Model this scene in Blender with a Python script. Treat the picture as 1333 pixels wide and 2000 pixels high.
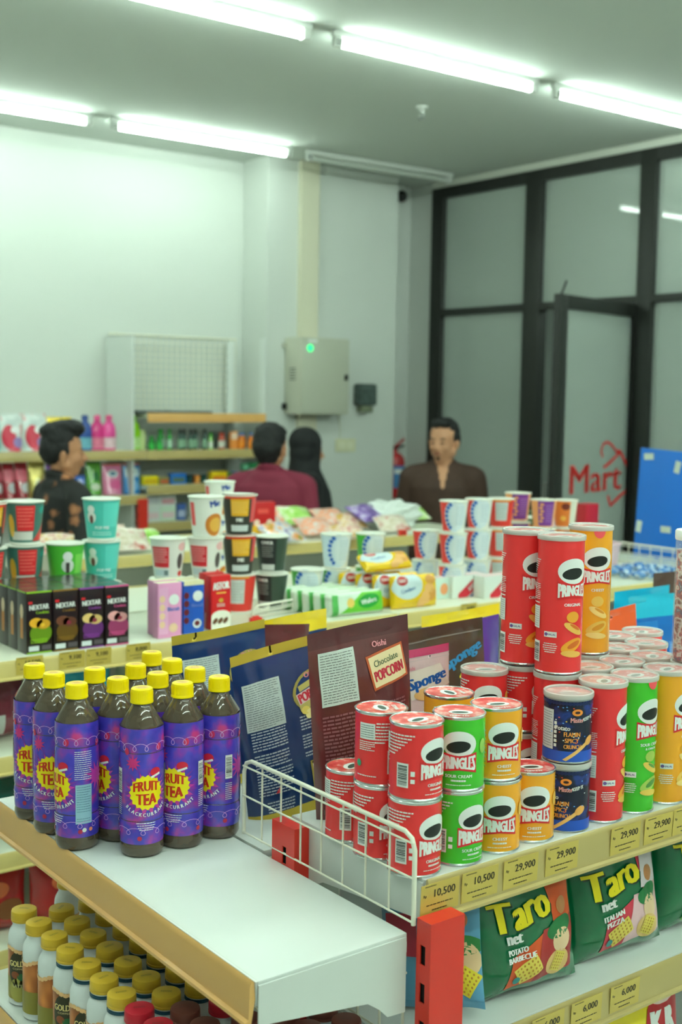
import bpy, bmesh, math, random
from mathutils import Vector, Matrix, noise
PI = math.pi
random.seed(7)
for o in list(bpy.data.objects): bpy.data.objects.remove(o)
sc = bpy.context.scene
COL = sc.collection
# ------------------------------------------------------------ camera
EYE = Vector((0, 0, 1.75)); FPX = 2387.1; YAW, PIT, ROLL = 0.92172, -0.093053, 0.01553
_f = Vector((math.cos(PIT)*math.cos(YAW), math.cos(PIT)*math.sin(YAW), math.sin(PIT)))
_r0 = Vector((math.sin(YAW), -math.cos(YAW), 0)); _u0 = _r0.cross(_f)
_r = _r0*math.cos(ROLL) + _u0*math.sin(ROLL); _u = -_r0*math.sin(ROLL) + _u0*math.cos(ROLL)
cd = bpy.data.cameras.new('camera'); cam = bpy.data.objects.new('camera', cd); COL.objects.link(cam)
cam.matrix_world = Matrix(((_r.x, _u.x, -_f.x, EYE.x), (_r.y, _u.y, -_f.y, EYE.y), (_r.z, _u.z, -_f.z, EYE.z), (0, 0, 0, 1)))
cd.sensor_fit = 'VERTICAL'; cd.sensor_height = 36.0; cd.lens = FPX/2000*36; cd.clip_start = 0.05
cd.dof.use_dof = True; cd.dof.focus_distance = 1.78; cd.dof.aperture_fstop = 5.0
sc.camera = cam
# ------------------------------------------------------------ light and exposure
sc.view_settings.view_transform = 'Standard'; sc.view_settings.look = 'None'
sc.view_settings.gamma = 1; sc.view_settings.use_curve_mapping = False
sc.view_settings.exposure = 0.86
LAMP = (0.80, 1.0, 0.87); LAMP_POWER = 25.0
w = bpy.data.worlds.new('world'); sc.world = w; w.use_nodes = True
w.node_tree.nodes['Background'].inputs[0].default_value = (0.80, 1.0, 0.9, 1)
w.node_tree.nodes['Background'].inputs[1].default_value = 0.25

# where a sight line through a photo point meets a real plane of the shop (used only to measure positions)
def ray(x, y): return _f + _r*((x-666.5)/FPX) - _u*((y-1000)/FPX)
def atz(x, y, z): d = ray(x, y); return EYE + d*((z-EYE.z)/d.z)
def aty(x, y, Y): d = ray(x, y); return EYE + d*(Y/d.y)
def atx(x, y, X): d = ray(x, y); return EYE + d*(X/d.x)

def facing(x, y): return math.atan2(EYE.x-x, -(EYE.y-y))   # turn that points a front (-y) at the eye
# ------------------------------------------------------------ materials
def lin(c):
    return tuple(((v/255)/12.92 if v/255 <= 0.04045 else ((v/255+0.055)/1.055)**2.4) for v in c)
_m = {}
def mat(name, rgb=(200, 200, 200), rough=0.5, metal=0.0, trans=0.0, alpha=1.0, coat=0.0, emit=None, es=0, spec=0.5, noise_amt=0.0, noise_scale=20, bump=0.0, bump_scale=60, ior=1.45):
    if name in _m: return _m[name]
    m = bpy.data.materials.new(name); m.use_nodes = True; nt = m.node_tree; b = nt.nodes['Principled BSDF']
    c = lin(rgb) + (1,)
    b.inputs['Base Color'].default_value = c
    b.inputs['Roughness'].default_value = rough; b.inputs['Metallic'].default_value = metal
    b.inputs['Transmission Weight'].default_value = trans; b.inputs['Alpha'].default_value = alpha
    b.inputs['Coat Weight'].default_value = coat; b.inputs['Specular IOR Level'].default_value = spec; b.inputs['IOR'].default_value = ior
    if emit: b.inputs['Emission Color'].default_value = emit + (1,); b.inputs['Emission Strength'].default_value = es
    if noise_amt or bump:
        tc = nt.nodes.new('ShaderNodeTexCoord'); nz = nt.nodes.new('ShaderNodeTexNoise')
        nz.inputs['Scale'].default_value = noise_scale; nz.inputs['Detail'].default_value = 3
        nt.links.new(tc.outputs['Object'], nz.inputs['Vector'])
        if noise_amt:
            mx = nt.nodes.new('ShaderNodeMix'); mx.data_type = 'RGBA'
            mx.inputs['A'].default_value = tuple(v*(1-noise_amt) for v in c[:3])+(1,); mx.inputs['B'].default_value = tuple(min(1, v*(1+noise_amt)) for v in c[:3])+(1,)
            nt.links.new(nz.outputs['Fac'], mx.inputs['Factor']); nt.links.new(mx.outputs['Result'], b.inputs['Base Color'])
        if bump:
            n2 = nt.nodes.new('ShaderNodeTexNoise'); n2.inputs['Scale'].default_value = bump_scale; n2.inputs['Detail'].default_value = 4
            nt.links.new(tc.outputs['Object'], n2.inputs['Vector'])
            bp = nt.nodes.new('ShaderNodeBump'); bp.inputs['Strength'].default_value = bump; bp.inputs['Distance'].default_value = 0.01
            nt.links.new(n2.outputs['Fac'], bp.inputs['Height']); nt.links.new(bp.outputs['Normal'], b.inputs['Normal'])
    _m[name] = m; return m
def ramp_mat(name, stops, scale=8, rough=0.35, detail=2, kind='noise', coat=0.0, stretch=(1, 1, 1), bump=0.0):
    """a print that mottles between several inks"""
    if name in _m: return _m[name]
    m = bpy.data.materials.new(name); m.use_nodes = True; nt = m.node_tree; b = nt.nodes['Principled BSDF']
    tc = nt.nodes.new('ShaderNodeTexCoord'); mp = nt.nodes.new('ShaderNodeMapping'); mp.inputs['Scale'].default_value = stretch
    nz = nt.nodes.new('ShaderNodeTexNoise' if kind == 'noise' else 'ShaderNodeTexVoronoi')
    nz.inputs['Scale'].default_value = scale
    if kind == 'noise': nz.inputs['Detail'].default_value = detail
    cr = nt.nodes.new('ShaderNodeValToRGB'); e = cr.color_ramp.elements
    while len(e) < len(stops): e.new(0.5)
    for i, (p, c) in enumerate(stops): e[i].position = p; e[i].color = lin(c)+(1,)
    nt.links.new(tc.outputs['Object'], mp.inputs[0]); nt.links.new(mp.outputs[0], nz.inputs['Vector'])
    nt.links.new(nz.outputs[0] if kind == 'noise' else nz.outputs['Distance'], cr.inputs[0]); nt.links.new(cr.outputs[0], b.inputs['Base Color'])
    b.inputs['Roughness'].default_value = rough; b.inputs['Coat Weight'].default_value = coat
    _m[name] = m; return m
def ink(rgb, rough=0.35): return mat('ink_%02x%02x%02x' % tuple(rgb), rgb, rough)
WHITE = (238, 240, 238); BLACK = (22, 24, 26)

# ------------------------------------------------------------ mesh builder
class MB:
    def __init__(s): s.v = []; s.f = []; s.fm = []; s.sm = []; s.mats = []
    def mi(s, m):
        if m not in s.mats: s.mats.append(m)
        return s.mats.index(m)
    def add(s, vs, fs, m, smooth=True):
        o = len(s.v); s.v += [tuple(p) for p in vs]; k = s.mi(m) if not isinstance(m, list) else None
        for i, f in enumerate(fs):
            s.f.append([a+o for a in f]); s.fm.append(k if k is not None else s.mi(m[i])); s.sm.append(smooth)
        return s
    def box(s, lo, hi, m, bev=0.0, M=None):
        x0, y0, z0 = lo; x1, y1, z1 = hi
        if bev <= 0:
            vs = [(x0,y0,z0),(x1,y0,z0),(x1,y1,z0),(x0,y1,z0),(x0,y0,z1),(x1,y0,z1),(x1,y1,z1),(x0,y1,z1)]
            fs = [(0,3,2,1),(4,5,6,7),(0,1,5,4),(1,2,6,5),(2,3,7,6),(3,0,4,7)]
        else:
            bm = bmesh.new(); bmesh.ops.create_cube(bm, size=1)
            for q in bm.verts: q.co = Vector(((x0+x1)/2+q.co.x*(x1-x0), (y0+y1)/2+q.co.y*(y1-y0), (z0+z1)/2+q.co.z*(z1-z0)))
            bmesh.ops.bevel(bm, geom=bm.edges[:], offset=bev, segments=2, profile=0.6, affect='EDGES')
            bm.verts.ensure_lookup_table(); vs = [q.co.copy() for q in bm.verts]; fs = [[q.index for q in f.verts] for f in bm.faces]; bm.free()
        if M is not None: vs = [M @ Vector(p) for p in vs]
        return s.add(vs, fs, m, bev > 0)
    def lathe(s, prof, m, seg=40, M=None, start=0.0, squash=1.0):
        vs = []; fs = []; ms = []; n = len(prof)
        for r, z in prof:
            for k in range(seg):
                a = 2*PI*k/seg+start; vs.append((r*math.cos(a), r*squash*math.sin(a), z))
        for i in range(n-1):
            for k in range(seg):
                k2 = (k+1) % seg; a, b, c, d = i*seg+k, i*seg+k2, (i+1)*seg+k2, (i+1)*seg+k
                if prof[i][0] < 1e-7: fs.append((a, c, d))
                elif prof[i+1][0] < 1e-7: fs.append((a, b, c))
                else: fs.append((a, b, c, d))
                ms.append(m[i] if isinstance(m, list) else m)
        if M is not None: vs = [M @ Vector(p) for p in vs]
        return s.add(vs, fs, ms)
    def tube(s, pts, r, m, seg=8, cap=True, M=None):
        pts = [Vector(p) for p in pts]; vs = []; fs = []; n = len(pts); ref = None
        for i, p in enumerate(pts):
            t = (pts[min(i+1, n-1)]-pts[max(i-1, 0)]).normalized()
            if ref is None: ref = t.orthogonal().normalized()
            ref = (ref-t*ref.dot(t)).normalized(); b = t.cross(ref); rr = r[i] if isinstance(r, (list, tuple)) else r
            for k in range(seg):
                a = 2*PI*k/seg; vs.append(p+(ref*math.cos(a)+b*math.sin(a))*rr)
        for i in range(n-1):
            for k in range(seg):
                k2 = (k+1) % seg; fs.append((i*seg+k, i*seg+k2, (i+1)*seg+k2, (i+1)*seg+k))
        if cap: fs.append(tuple(range(seg-1, -1, -1))); fs.append(tuple((n-1)*seg+k for k in range(seg)))
        if M is not None: vs = [M @ Vector(p) for p in vs]
        return s.add(vs, fs, m)
    def prism(s, poly, y0, y1, m, M=None):
        """polygon in x,z extruded along y"""
        n = len(poly); vs = [(x, y0, z) for x, z in poly]+[(x, y1, z) for x, z in poly]
        fs = [tuple(range(n)), tuple(range(2*n-1, n-1, -1))]+[(i, i+n, (i+1) % n+n, (i+1) % n) for i in range(n)]
        if M is not None: vs = [M @ Vector(p) for p in vs]
        return s.add(vs, fs, m, False)
    def ball(s, c, r, m, seg=16, rings=10, sc=(1, 1, 1), M=None):
        prof = [(max(0, r*math.sin(PI*i/rings)), -r*math.cos(PI*i/rings)) for i in range(rings+1)]
        T = Matrix.Translation(c) @ Matrix.Diagonal((sc[0], sc[1], sc[2], 1))
        if M is not None: T = M @ T
        return s.lathe(prof, m, seg, T)
    def build(s, name, parent=None, loc=None, rz=None, mats=True):
        me = bpy.data.meshes.new(name); me.from_pydata(s.v, [], s.f)
        for m in s.mats: me.materials.append(m)
        me.polygons.foreach_set('material_index', s.fm); me.polygons.foreach_set('use_smooth', s.sm)
        bm = bmesh.new(); bm.from_mesh(me); bmesh.ops.remove_doubles(bm, verts=bm.verts[:], dist=2e-6); bm.to_mesh(me); bm.free()
        me.update(); me.set_sharp_from_angle(angle=math.radians(38))
        o = bpy.data.objects.new(name, me); COL.objects.link(o); o.parent = parent
        if loc is not None: o.location = loc
        if rz is not None: o.rotation_euler = (0, 0, rz)
        return o

def tag(o, label, cat, group=None):
    o['label'] = label; o['category'] = cat
    if group: o['group'] = group
    return o
def thing(name, label, cat, loc=(0, 0, 0), rz=0.0, group=None):
    o = bpy.data.objects.new(name, None); COL.objects.link(o); o.location = loc; o.rotation_euler = (0, 0, rz); o.empty_display_size = 0.05
    return tag(o, label, cat, group)
def struct(o): o['kind'] = 'structure'; return o
def dup(root, loc, rz=0.0, label=None, cat=None, group=None, scale=None, rot=None):
    """copy of a thing with copies of its parts and their sub-parts"""
    r = root.copy(); COL.objects.link(r); r.location = loc; r.rotation_euler = rot if rot is not None else (0, 0, rz)
    if scale: r.scale = scale
    if label: r['label'] = label
    if cat: r['category'] = cat
    if group: r['group'] = group
    for ch in list(root.children):
        c = ch.copy(); COL.objects.link(c); c.parent = r
        for g in list(ch.children):
            d = g.copy(); COL.objects.link(d); d.parent = c
    return r
class Stock:
    """first placing moves the original, later placings copy it"""
    def __init__(s, make): s.make = make; s.o = None
    def put(s, loc, rz, label, cat, group=None, scale=None, rot=None):
        if s.o is None:
            s.o = s.make(); o = s.o; o.location = loc; o.rotation_euler = rot if rot is not None else (0, 0, rz)
            if scale: o.scale = scale
            return tag(o, label, cat, group)
        r = dup(s.o, loc, rz, label, cat, None, scale or (1, 1, 1), rot)
        if group: r['group'] = group
        elif 'group' in r: del r['group']
        return r

# ------------------------------------------------------------ print on packs: flat shapes mapped on to the real surface
_tx = {}
def _tri(me):
    bm = bmesh.new(); bm.from_mesh(me); bmesh.ops.triangulate(bm, faces=bm.faces[:]); P = [[(v.co.x, v.co.y) for v in f.verts] for f in bm.faces]; bm.free(); return P
def text_polys(body, bold=0.0):
    k = (body, bold)
    if k in _tx: return _tx[k]
    c = bpy.data.curves.new('t', 'FONT'); c.body = body; c.size = 1; c.offset = bold; c.resolution_u = 2
    o = bpy.data.objects.new('t', c); COL.objects.link(o); dg = bpy.context.evaluated_depsgraph_get()
    me = bpy.data.meshes.new_from_object(o.evaluated_get(dg)); P = _tri(me) if max(len(p.vertices) for p in me.polygons) > 4 else [[(me.vertices[i].co.x, me.vertices[i].co.y) for i in p.vertices] for p in me.polygons]
    bpy.data.objects.remove(o); bpy.data.curves.remove(c); bpy.data.meshes.remove(me)
    xs = [p[0] for q in P for p in q]; ys = [p[1] for q in P for p in q]; x0, x1, y0, y1 = min(xs), max(xs), min(ys), max(ys)
    P = [[((x-x0)/(x1-x0)-0.5, (y-y0)/(y1-y0)-0.5) for x, y in q] for q in P]
    _tx[k] = (P, (x1-x0)/(y1-y0)); return _tx[k]
class Art:
    def __init__(s): s.p = []; s.L = 0
    def up(s): s.L += 1; return s
    def _t(s, pts, cx, cy, rot, warp):
        c, q = math.cos(rot), math.sin(rot); out = []
        for x, y in pts:
            if warp: x, y = warp(x, y)
            out.append((cx+x*c-y*q, cy+x*q+y*c))
        return out
    def rect(s, cx, cy, w, h, m, rot=0, warp=None): s.p.append((s._t([(-w/2,-h/2),(w/2,-h/2),(w/2,h/2),(-w/2,h/2)], cx, cy, rot, warp), m, s.L)); return s
    def fan(s, pts, m, c=None):
        n = len(pts)
        if c is None: c = (sum(p[0] for p in pts)/n, sum(p[1] for p in pts)/n)
        for i in range(n): s.p.append(([c, pts[i], pts[(i+1) % n]], m, s.L))
        return s
    def ell(s, cx, cy, rx, ry, m, n=22, rot=0): return s.fan(s._t([(rx*math.cos(2*PI*i/n), ry*math.sin(2*PI*i/n)) for i in range(n)], cx, cy, rot, None), m, (cx, cy))
    def star(s, cx, cy, r1, r2, n, m, rot=0): return s.fan([(cx+(r1 if i % 2 else r2)*math.cos(PI*i/n+rot), cy+(r1 if i % 2 else r2)*math.sin(PI*i/n+rot)) for i in range(2*n)], m, (cx, cy))
    def conv(s, pts, m): s.p.append((list(pts), m, s.L)); return s
    def text(s, t, cx, cy, h, m, w=None, bold=0.0, rot=0, warp=None):
        P, asp = text_polys(t, 0.0); ww = w or h*asp
        k = max(0, bold)*1.0; offs = (0,) if k <= 0 else ((-k/2, k/2) if k <= 0.07 else (-k/2, 0, k/2))
        for j, o in enumerate(offs):
            for q in P: s.p.append((s._t([(x*(ww-k*h)+o*h, y*h) for x, y in q], cx, cy, rot, warp), m, s.L+j*0.13))
        return s
    def lines(s, cx, cy, w, n, lh, m, thick=0.45, seed=1, rot=0, ragged=0.3):
        R = random.Random(seed)
        for i in range(n):
            y = (n-1)/2*lh-i*lh; x = -w/2; end = w/2-R.random()*ragged*w*(1 if i % 4 == 3 else 0.15)
            while x < end:
                l = min(w*(0.05+0.12*R.random()), end-x); s.p.append((s._t([(x, y-lh*thick/2), (x+l, y-lh*thick/2), (x+l, y+lh*thick/2), (x, y+lh*thick/2)], cx, cy, rot, None), m, s.L)); x += l+w*0.02
        return s
    def loop(s, pts, r, m):
        """thin ribbon along a path"""
        for a, b in zip(pts[:-1], pts[1:]):
            dx, dy = b[0]-a[0], b[1]-a[1]; l = math.hypot(dx, dy) or 1; nx, ny = -dy/l*r, dx/l*r
            s.p.append(([(a[0]-nx, a[1]-ny), (b[0]-nx, b[1]-ny), (b[0]+nx, b[1]+ny), (a[0]+nx, a[1]+ny)], m, s.L))
        return s
    def barcode(s, cx, cy, w, h, seed=1, vertical=True):
        s.up().rect(cx, cy, w, h, ink(WHITE)); s.up(); R = random.Random(seed)
        t = -0.4
        while t < 0.4:
            k = 0.012+0.035*R.random()
            if vertical: s.rect(cx, cy+(t+k/2)*h, w*0.8, k*h, ink(BLACK))
            else: s.rect(cx+(t+k/2)*w, cy+0.05*h, k*w, h*0.75, ink(BLACK))
            t += k+0.015+0.03*R.random()
        return s
def _clip(poly, ax, val, keep_less):
    out = []; n = len(poly)
    for i in range(n):
        a, b = poly[i], poly[(i+1) % n]; da = (a[ax]-val)*(-1 if keep_less else 1); db = (b[ax]-val)*(-1 if keep_less else 1)
        if da >= 0: out.append(a)
        if (da >= 0) != (db >= 0): t = da/(da-db); out.append((a[0]+(b[0]-a[0])*t, a[1]+(b[1]-a[1])*t))
    return out
def _strips(poly, ax, step, org):
    lo = min(p[ax] for p in poly); hi = max(p[ax] for p in poly); i0 = math.floor((lo-org)/step+1e-9); i1 = math.ceil((hi-org)/step-1e-9)
    if i1-i0 <= 1: return [poly]
    out = []; rest = poly
    for i in range(i0, i1):
        q = _clip(_clip(poly, ax, org+i*step, False), ax, org+(i+1)*step, True)
        if len(q) > 2: out.append(q)
    return out
def printed(mb, art, fmap, su=None, sv=None, ou=0.0, ov=0.0, n0=0.0004, dn=0.00012):
    for poly, m, L in art.p:
        A = sum(poly[i][0]*poly[(i+1) % len(poly)][1]-poly[(i+1) % len(poly)][0]*poly[i][1] for i in range(len(poly)))
        if abs(A) < 1e-12: continue
        if A < 0: poly = poly[::-1]
        ps = _strips(poly, 0, su, ou) if su else [poly]
        if sv: ps = [b for a in ps for b in _strips(a, 1, sv, ov)]
        for q in ps: mb.add([fmap(u, v, n0+L*dn) for u, v in q], [tuple(range(len(q)))], m)
def on_cyl(r): return lambda u, v, n: ((r+n)*math.sin(u/r), -(r+n)*math.cos(u/r), v)
def on_cone(r0, r1, h):
    rm = (r0+r1)/2
    def f(u, v, n):
        r = r0+(r1-r0)*v/h; return ((r+n)*math.sin(u/rm), -(r+n)*math.cos(u/rm), v)
    return f
def on_plane(o, u, v):
    o, u, v = Vector(o), Vector(u), Vector(v); n = u.cross(v)
    return lambda a, b, k: o+u*a+v*b+n*k

STEEL = mat('shelf_white', (216, 220, 217), 0.34, coat=0.0); CREAM = mat('shelf_cream', (222, 224, 205), 0.3)
TAN = mat('rail_tan', (222, 170, 100), 0.32, noise_amt=0.05, noise_scale=6, coat=0.3); KHAKI = mat('rail_khaki', (186, 166, 108), 0.3, coat=0.3)
RAILY = mat('rail_cream', (212, 192, 122), 0.35)
TAGP = mat('tag_paper', (204, 178, 84), 0.4, coat=0.4); RED = mat('post_red', (226, 52, 38), 0.32, coat=0.2); WIRE = mat('wire_white', (232, 230, 214), 0.35)
CHROME = mat('tin_rim', (200, 205, 205), 0.22, metal=0.9); DARK = mat('slot_dark', (14, 16, 16), 0.7)
# ============================================================ THE ROOM
ZC = 3.27; XW = 5.83; YB = 6.9; YP = 6.61
wallm = mat('wall_paint', (208, 212, 207), 0.75, bump=0.04, bump_scale=30)
ceilm = mat('ceiling_paint', (200, 206, 200), 0.85)
def tile_mat():
    m = bpy.data.materials.new('floor_tile'); m.use_nodes = True; nt = m.node_tree; b = nt.nodes['Principled BSDF']
    tc = nt.nodes.new('ShaderNodeTexCoord'); br = nt.nodes.new('ShaderNodeTexBrick'); br.offset = 0; br.inputs['Scale'].default_value = 1
    br.inputs['Brick Width'].default_value = 0.6; br.inputs['Row Height'].default_value = 0.6; br.inputs['Mortar Size'].default_value = 0.003
    br.inputs['Color1'].default_value = lin((206, 206, 198))+(1,); br.inputs['Color2'].default_value = lin((200, 201, 193))+(1,); br.inputs['Mortar'].default_value = lin((120, 120, 112))+(1,)
    nt.links.new(tc.outputs['Object'], br.inputs['Vector']); nt.links.new(br.outputs['Color'], b.inputs['Base Color']); b.inputs['Roughness'].default_value = 0.25
    return m
struct(MB().box((-4, -4, -0.1), (11, 9.3, 0), tile_mat()).build('floor'))
struct(MB().box((-4, -4, ZC), (11, 9.3, ZC+0.1), ceilm).build('ceiling'))
struct(MB().box((-4, YB, 0), (XW+0.12, YB+0.15, ZC), wallm).build('wall_back'))
struct(MB().box((4.395, YP, 0), (5.467, YB-0.001, ZC), wallm).build('wall_pillar'))
struct(MB().box((4.63, YP-0.035, 0), (4.774, YP-0.0005, ZC), mat('pipe_cover', (214, 210, 188), 0.6)).build('trim_1'))
struct(MB().box((XW, 6.64, 0), (XW+0.12, YB-0.001, ZC), wallm).build('wall_corner'))
struct(MB().box((-4.12, -4, 0), (-4, YB+.15, ZC), wallm).build('wall_left'))
struct(MB().box((-4, -4.12, 0), (11, -4, ZC), wallm).build('wall_front'))
struct(MB().box((8.25, -4, 0), (8.4, 9.0, ZC), mat('corridor_paint', (206, 212, 208), 0.8)).build('wall_corridor'))  # corridor walls stand in for the shop's reflection in the glass front
struct(MB().box((XW+0.13, 9.0, 0), (8.25, 9.15, ZC), mat('corridor_paint')).build('wall_corridor_end'))
struct(MB().box((XW+0.02, YB+0.16, 0), (XW+0.13, 9.0, ZC), mat('corridor_paint')).build('wall_corridor_side'))
struct(MB().box((XW-0.02, -4, ZC-0.045), (XW+0.02, 6.64, ZC-0.0005), mat('trim_pale', (214, 216, 206), 0.6)).build('trim_2'))
# black framed glass front, running away along the right side of the shop
FR = mat('frame_black', (34, 36, 33), 0.45); GL = mat('front_glass', (196, 206, 200), 0.03, alpha=0.42, coat=0.0, spec=0.8)  # pale, part-opaque glass colour carries the reflection
ztop = ZC-0.046; zmid = 2.335; zm2 = 2.38
muls = [(6.52, 6.639), (5.577, 5.72), (4.676, 4.79), (3.62, 3.74), (2.55, 2.67), (1.3, 1.42), (0.05, 0.17), (-1.3, -1.18), (-2.6, -2.48), (-4+.001, -3.88)]
frm = MB()
for a, b in muls: frm.box((XW-0.03, a, 0), (XW+0.05, b, ztop), FR, 0.004)
frm.box((XW-0.028, -3.87, ztop-0.075), (XW+0.048, 6.63, ztop-0.0005), FR)
frm.box((XW-0.028, -3.87, zmid), (XW+0.048, 6.63, zm2), FR)
frm.box((XW-0.028, -3.87, 0.001), (XW+0.048, 4.68, 0.09), FR); frm.box((XW-0.028, 5.6, 0.001), (XW+0.048, 6.6, 0.09), FR)
struct(frm.build('trim_3'))
k = 1
for (a, b), (c, d) in zip(muls[:-1], muls[1:]):
    struct(MB().box((XW+0.006, d, zm2), (XW+0.012, a, ztop-0.075), GL).build('window_%d' % k)); k += 1
    if k != 4: struct(MB().box((XW+0.006, d, 0.09), (XW+0.012, a, zmid), GL).build('window_%d' % k)); k += 1
    else: pass
# the door leaf stands a little open, hinged at the second mullion
dr = MB(); DW = 0.90; DH = 2.325
for lo, hi in (((0, -0.022, 0.012), (0.022, 0.022, DH)), ((DW-0.085, -0.022, 0.012), (DW, 0.022, DH)), ((0.022, -0.022, DH-0.075), (DW-0.085, 0.022, DH)), ((0.022, -0.022, 0.012), (DW-0.085, 0.022, 0.14))):
    dr.box(lo, hi, FR, 0.003)
door = struct(dr.build('door_1'))
pl = struct(MB().box((0.022, -0.004, 0.14), (DW-0.085, 0.004, DH-0.075), GL).build('door_glass', door))
hd = MB().tube([(DW-0.05, -0.03, 1.3), (DW-0.05, -0.07, 1.3), (DW-0.05, -0.07, 0.9), (DW-0.05, -0.03, 0.9)], 0.011, mat('handle_steel', (170, 170, 170), 0.3, metal=1)).build('door_handle', door)
door.location = (5.79, 4.80, 0); door.rotation_euler = (0, 0, math.radians(-166.4))
hb = MB().tube([(0.86, 0.0, DH-0.002), (0.87, 0.02, DH+0.03), (0.86, 0.03, DH+0.07)], 0.006, FR).build('door_closer', door)
# red shop lettering stuck on the door glass
mr = ink((220, 34, 32), 0.5); A = Art()
_h = Vector((5.79, 4.80, 0)); _dx, _dy = math.cos(math.radians(-166.4)), math.sin(math.radians(-166.4))
def leaf(x, y):
    d = ray(x, y); t = ((_h.x-EYE.x)*-_dy+(_h.y-EYE.y)*_dx)/(d.x*-_dy+d.y*_dx); q = EYE+d*t
    return (-((q.x-_h.x)*_dx+(q.y-_h.y)*_dy), q.z)
a, b, c = leaf(1112, 932), leaf(1212, 932), leaf(1165, 906); e = leaf(1165, 960)
A.text('Mart', (a[0]+b[0])/2, (c[1]+e[1])/2, c[1]-e[1], mr, w=b[0]-a[0], bold=0.06)
def px_path(P, r): A.loop([leaf(*q) for q in P], r, mr)
px_path([(1176, 893), (1173, 880), (1177, 868), (1184, 863), (1193, 868), (1200, 877), (1206, 886)], 0.007)
px_path([(1178, 913), (1193, 901), (1209, 884)], 0.009); px_path([(1205, 878), (1208, 886), (1211, 880)], 0.010); px_path([(1210, 881), (1222, 906), (1233, 936)], 0.011)
px_path([(1232, 951), (1212, 966), (1191, 987), (1186, 968)], 0.010)
sg = MB(); printed(sg, A, on_plane((0, 0.0245, 0), (-1, 0, 0), (0, 0, 1)), n0=-0.018, dn=0)
logo = sg.build('lettering', door)
# ============================================================ CEILING FITTINGS
HOUS = mat('batten_white', (225, 228, 224), 0.4); TUBE = mat('tube_lit', (255, 255, 255), 0.5, emit=LAMP, es=LAMP_POWER); TUBE0 = mat('tube_off', (215, 220, 214), 0.3)
def make_tube(lit):
    def f():
        t = thing('ceiling_light', 'x', 'light')
        MB().box((0, -0.017, -0.026), (1.21, 0.017, 0), HOUS, 0.004).build('housing', t)
        for x in (0.006, 1.164):
            m = MB().box((x, -0.017, -0.068), (x+0.04, 0.017, -0.0265), HOUS, 0.006)
            if x < 1: m.box((0.012, -0.0177, -0.056), (0.04, 0.0177, -0.051), DARK); m.box((0.012, -0.0177, -0.043), (0.04, 0.0177, -0.039), DARK)
            m.build('lamp_holder', t)
        R = Matrix.Translation((0.046, 0, -0.050)) @ Matrix.Rotation(PI/2, 4, 'Y')
        MB().lathe([(0.0, 0), (0.0125, 0), (0.0132, 0.006), (0.0132, 1.112), (0.0125, 1.118), (0, 1.118)], TUBE if lit else TUBE0, 20, R).build('tube', t)
        return t
    return f
lit, unlit = Stock(make_tube(True)), Stock(make_tube(False))
GL_ = 'fluorescent ceiling lights'
zt = ZC-0.0005
for r, (Y, xs) in enumerate(((4.21, (1.79, 3.11, 4.43)), (6.28, (1.81, 3.13, 4.45)))):
    for i, x in enumerate(xs):
        nm = [['cool white ceiling tube light cut off by the top edge, nearer row', 'longest cool white ceiling tube light, middle of the nearer row', 'cool white ceiling tube light of the nearer row running towards the glass front'],
              ['cool white ceiling tube light above the left back wall, cut by the left edge', 'cool white ceiling tube light above the empty mesh display', 'switched-off ceiling tube light near the back pillar']][r][i]
        (unlit if (r, i) == (1, 2) else lit).put((x, Y, zt), 0, nm, 'light', GL_)
for Y in (2.15, 1.12, 0.1, -0.9, -1.9):  # unseen rows, with extra ones added in between to brighten the foreground
    for x in (-0.85, 0.47, 1.79, 3.11, 4.43): lit.put((x, Y, zt), 0, 'unseen cool white ceiling tube light, in rows added close together to brighten the foreground', 'light', 'ceiling lights outside the view')
for Y in (4.21, 6.28):
    for x in (-2.17, -0.85, 0.47): lit.put((x, Y, zt), 0, 'unseen cool white ceiling tube light, in rows added close together to brighten the foreground', 'light', 'ceiling lights outside the view')
lit.put((6.75, 4.90, 3.03), 0, 'lit tube light beyond the glass, standing in for the reflected shop tubes', 'light', None)  # stands in for the shop tubes mirrored in the glass
for Y in (3.7, 2.4): lit.put((6.75, Y, ZC-0.001), 0, 'unseen tube light added to brighten the corridor, beyond the right edge of the view', 'light', 'added corridor lights outside the view')  # lamps added out of view to brighten the corridor
MB().tube([(6.8, 4.90, 3.03), (6.8, 4.90, ZC-.001)], 0.004, WIRE).tube([(7.9, 4.90, 3.03), (7.9, 4.90, ZC-.001)], 0.004, WIRE).build('hanger', [o for o in COL.objects if o.get('label') == 'lit tube light beyond the glass, standing in for the reflected shop tubes'][0], (-6.75, -4.90, -3.03))
def sprinkler(loc, lab):
    t = thing('sprinkler_head', lab, 'sprinkler', loc)
    MB().lathe([(0, 0), (0.032, 0), (0.030, -0.008), (0.012, -0.012), (0.009, -0.03), (0, -0.03)], HOUS, 20).build('escutcheon', t)
    m = MB().tube([(-0.008, 0, -0.028), (-0.016, 0, -0.045), (0, 0, -0.062)], 0.003, CHROME).tube([(0.008, 0, -0.028), (0.016, 0, -0.045), (0, 0, -0.062)], 0.003, CHROME)
    m.lathe([(0, -0.062), (0.02, -0.062), (0.02, -0.065), (0, -0.065)], CHROME, 16).build('deflector', t)
sprinkler((2.807*1.52, 3.275*1.52, zt), 'small white sprinkler head on the ceiling between the light rows')
sprinkler((6.66, 5.57, zt), 'sprinkler head beyond the glass, standing in for a reflected one')  # built for the sprinkler reflected in the glass
t = thing('security_camera', 'small dome security camera in the top back corner', 'camera', (5.68, YB-0.0005, 3.19))
MB().box((-0.05, -0.05, -0.03), (0.05, 0, 0.085), HOUS, 0.01).build('mount', t); MB().ball((0, -0.07, -0.005), 0.042, mat('lens_black', (16, 18, 20), 0.12), 20, 14).build('dome', t)
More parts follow.
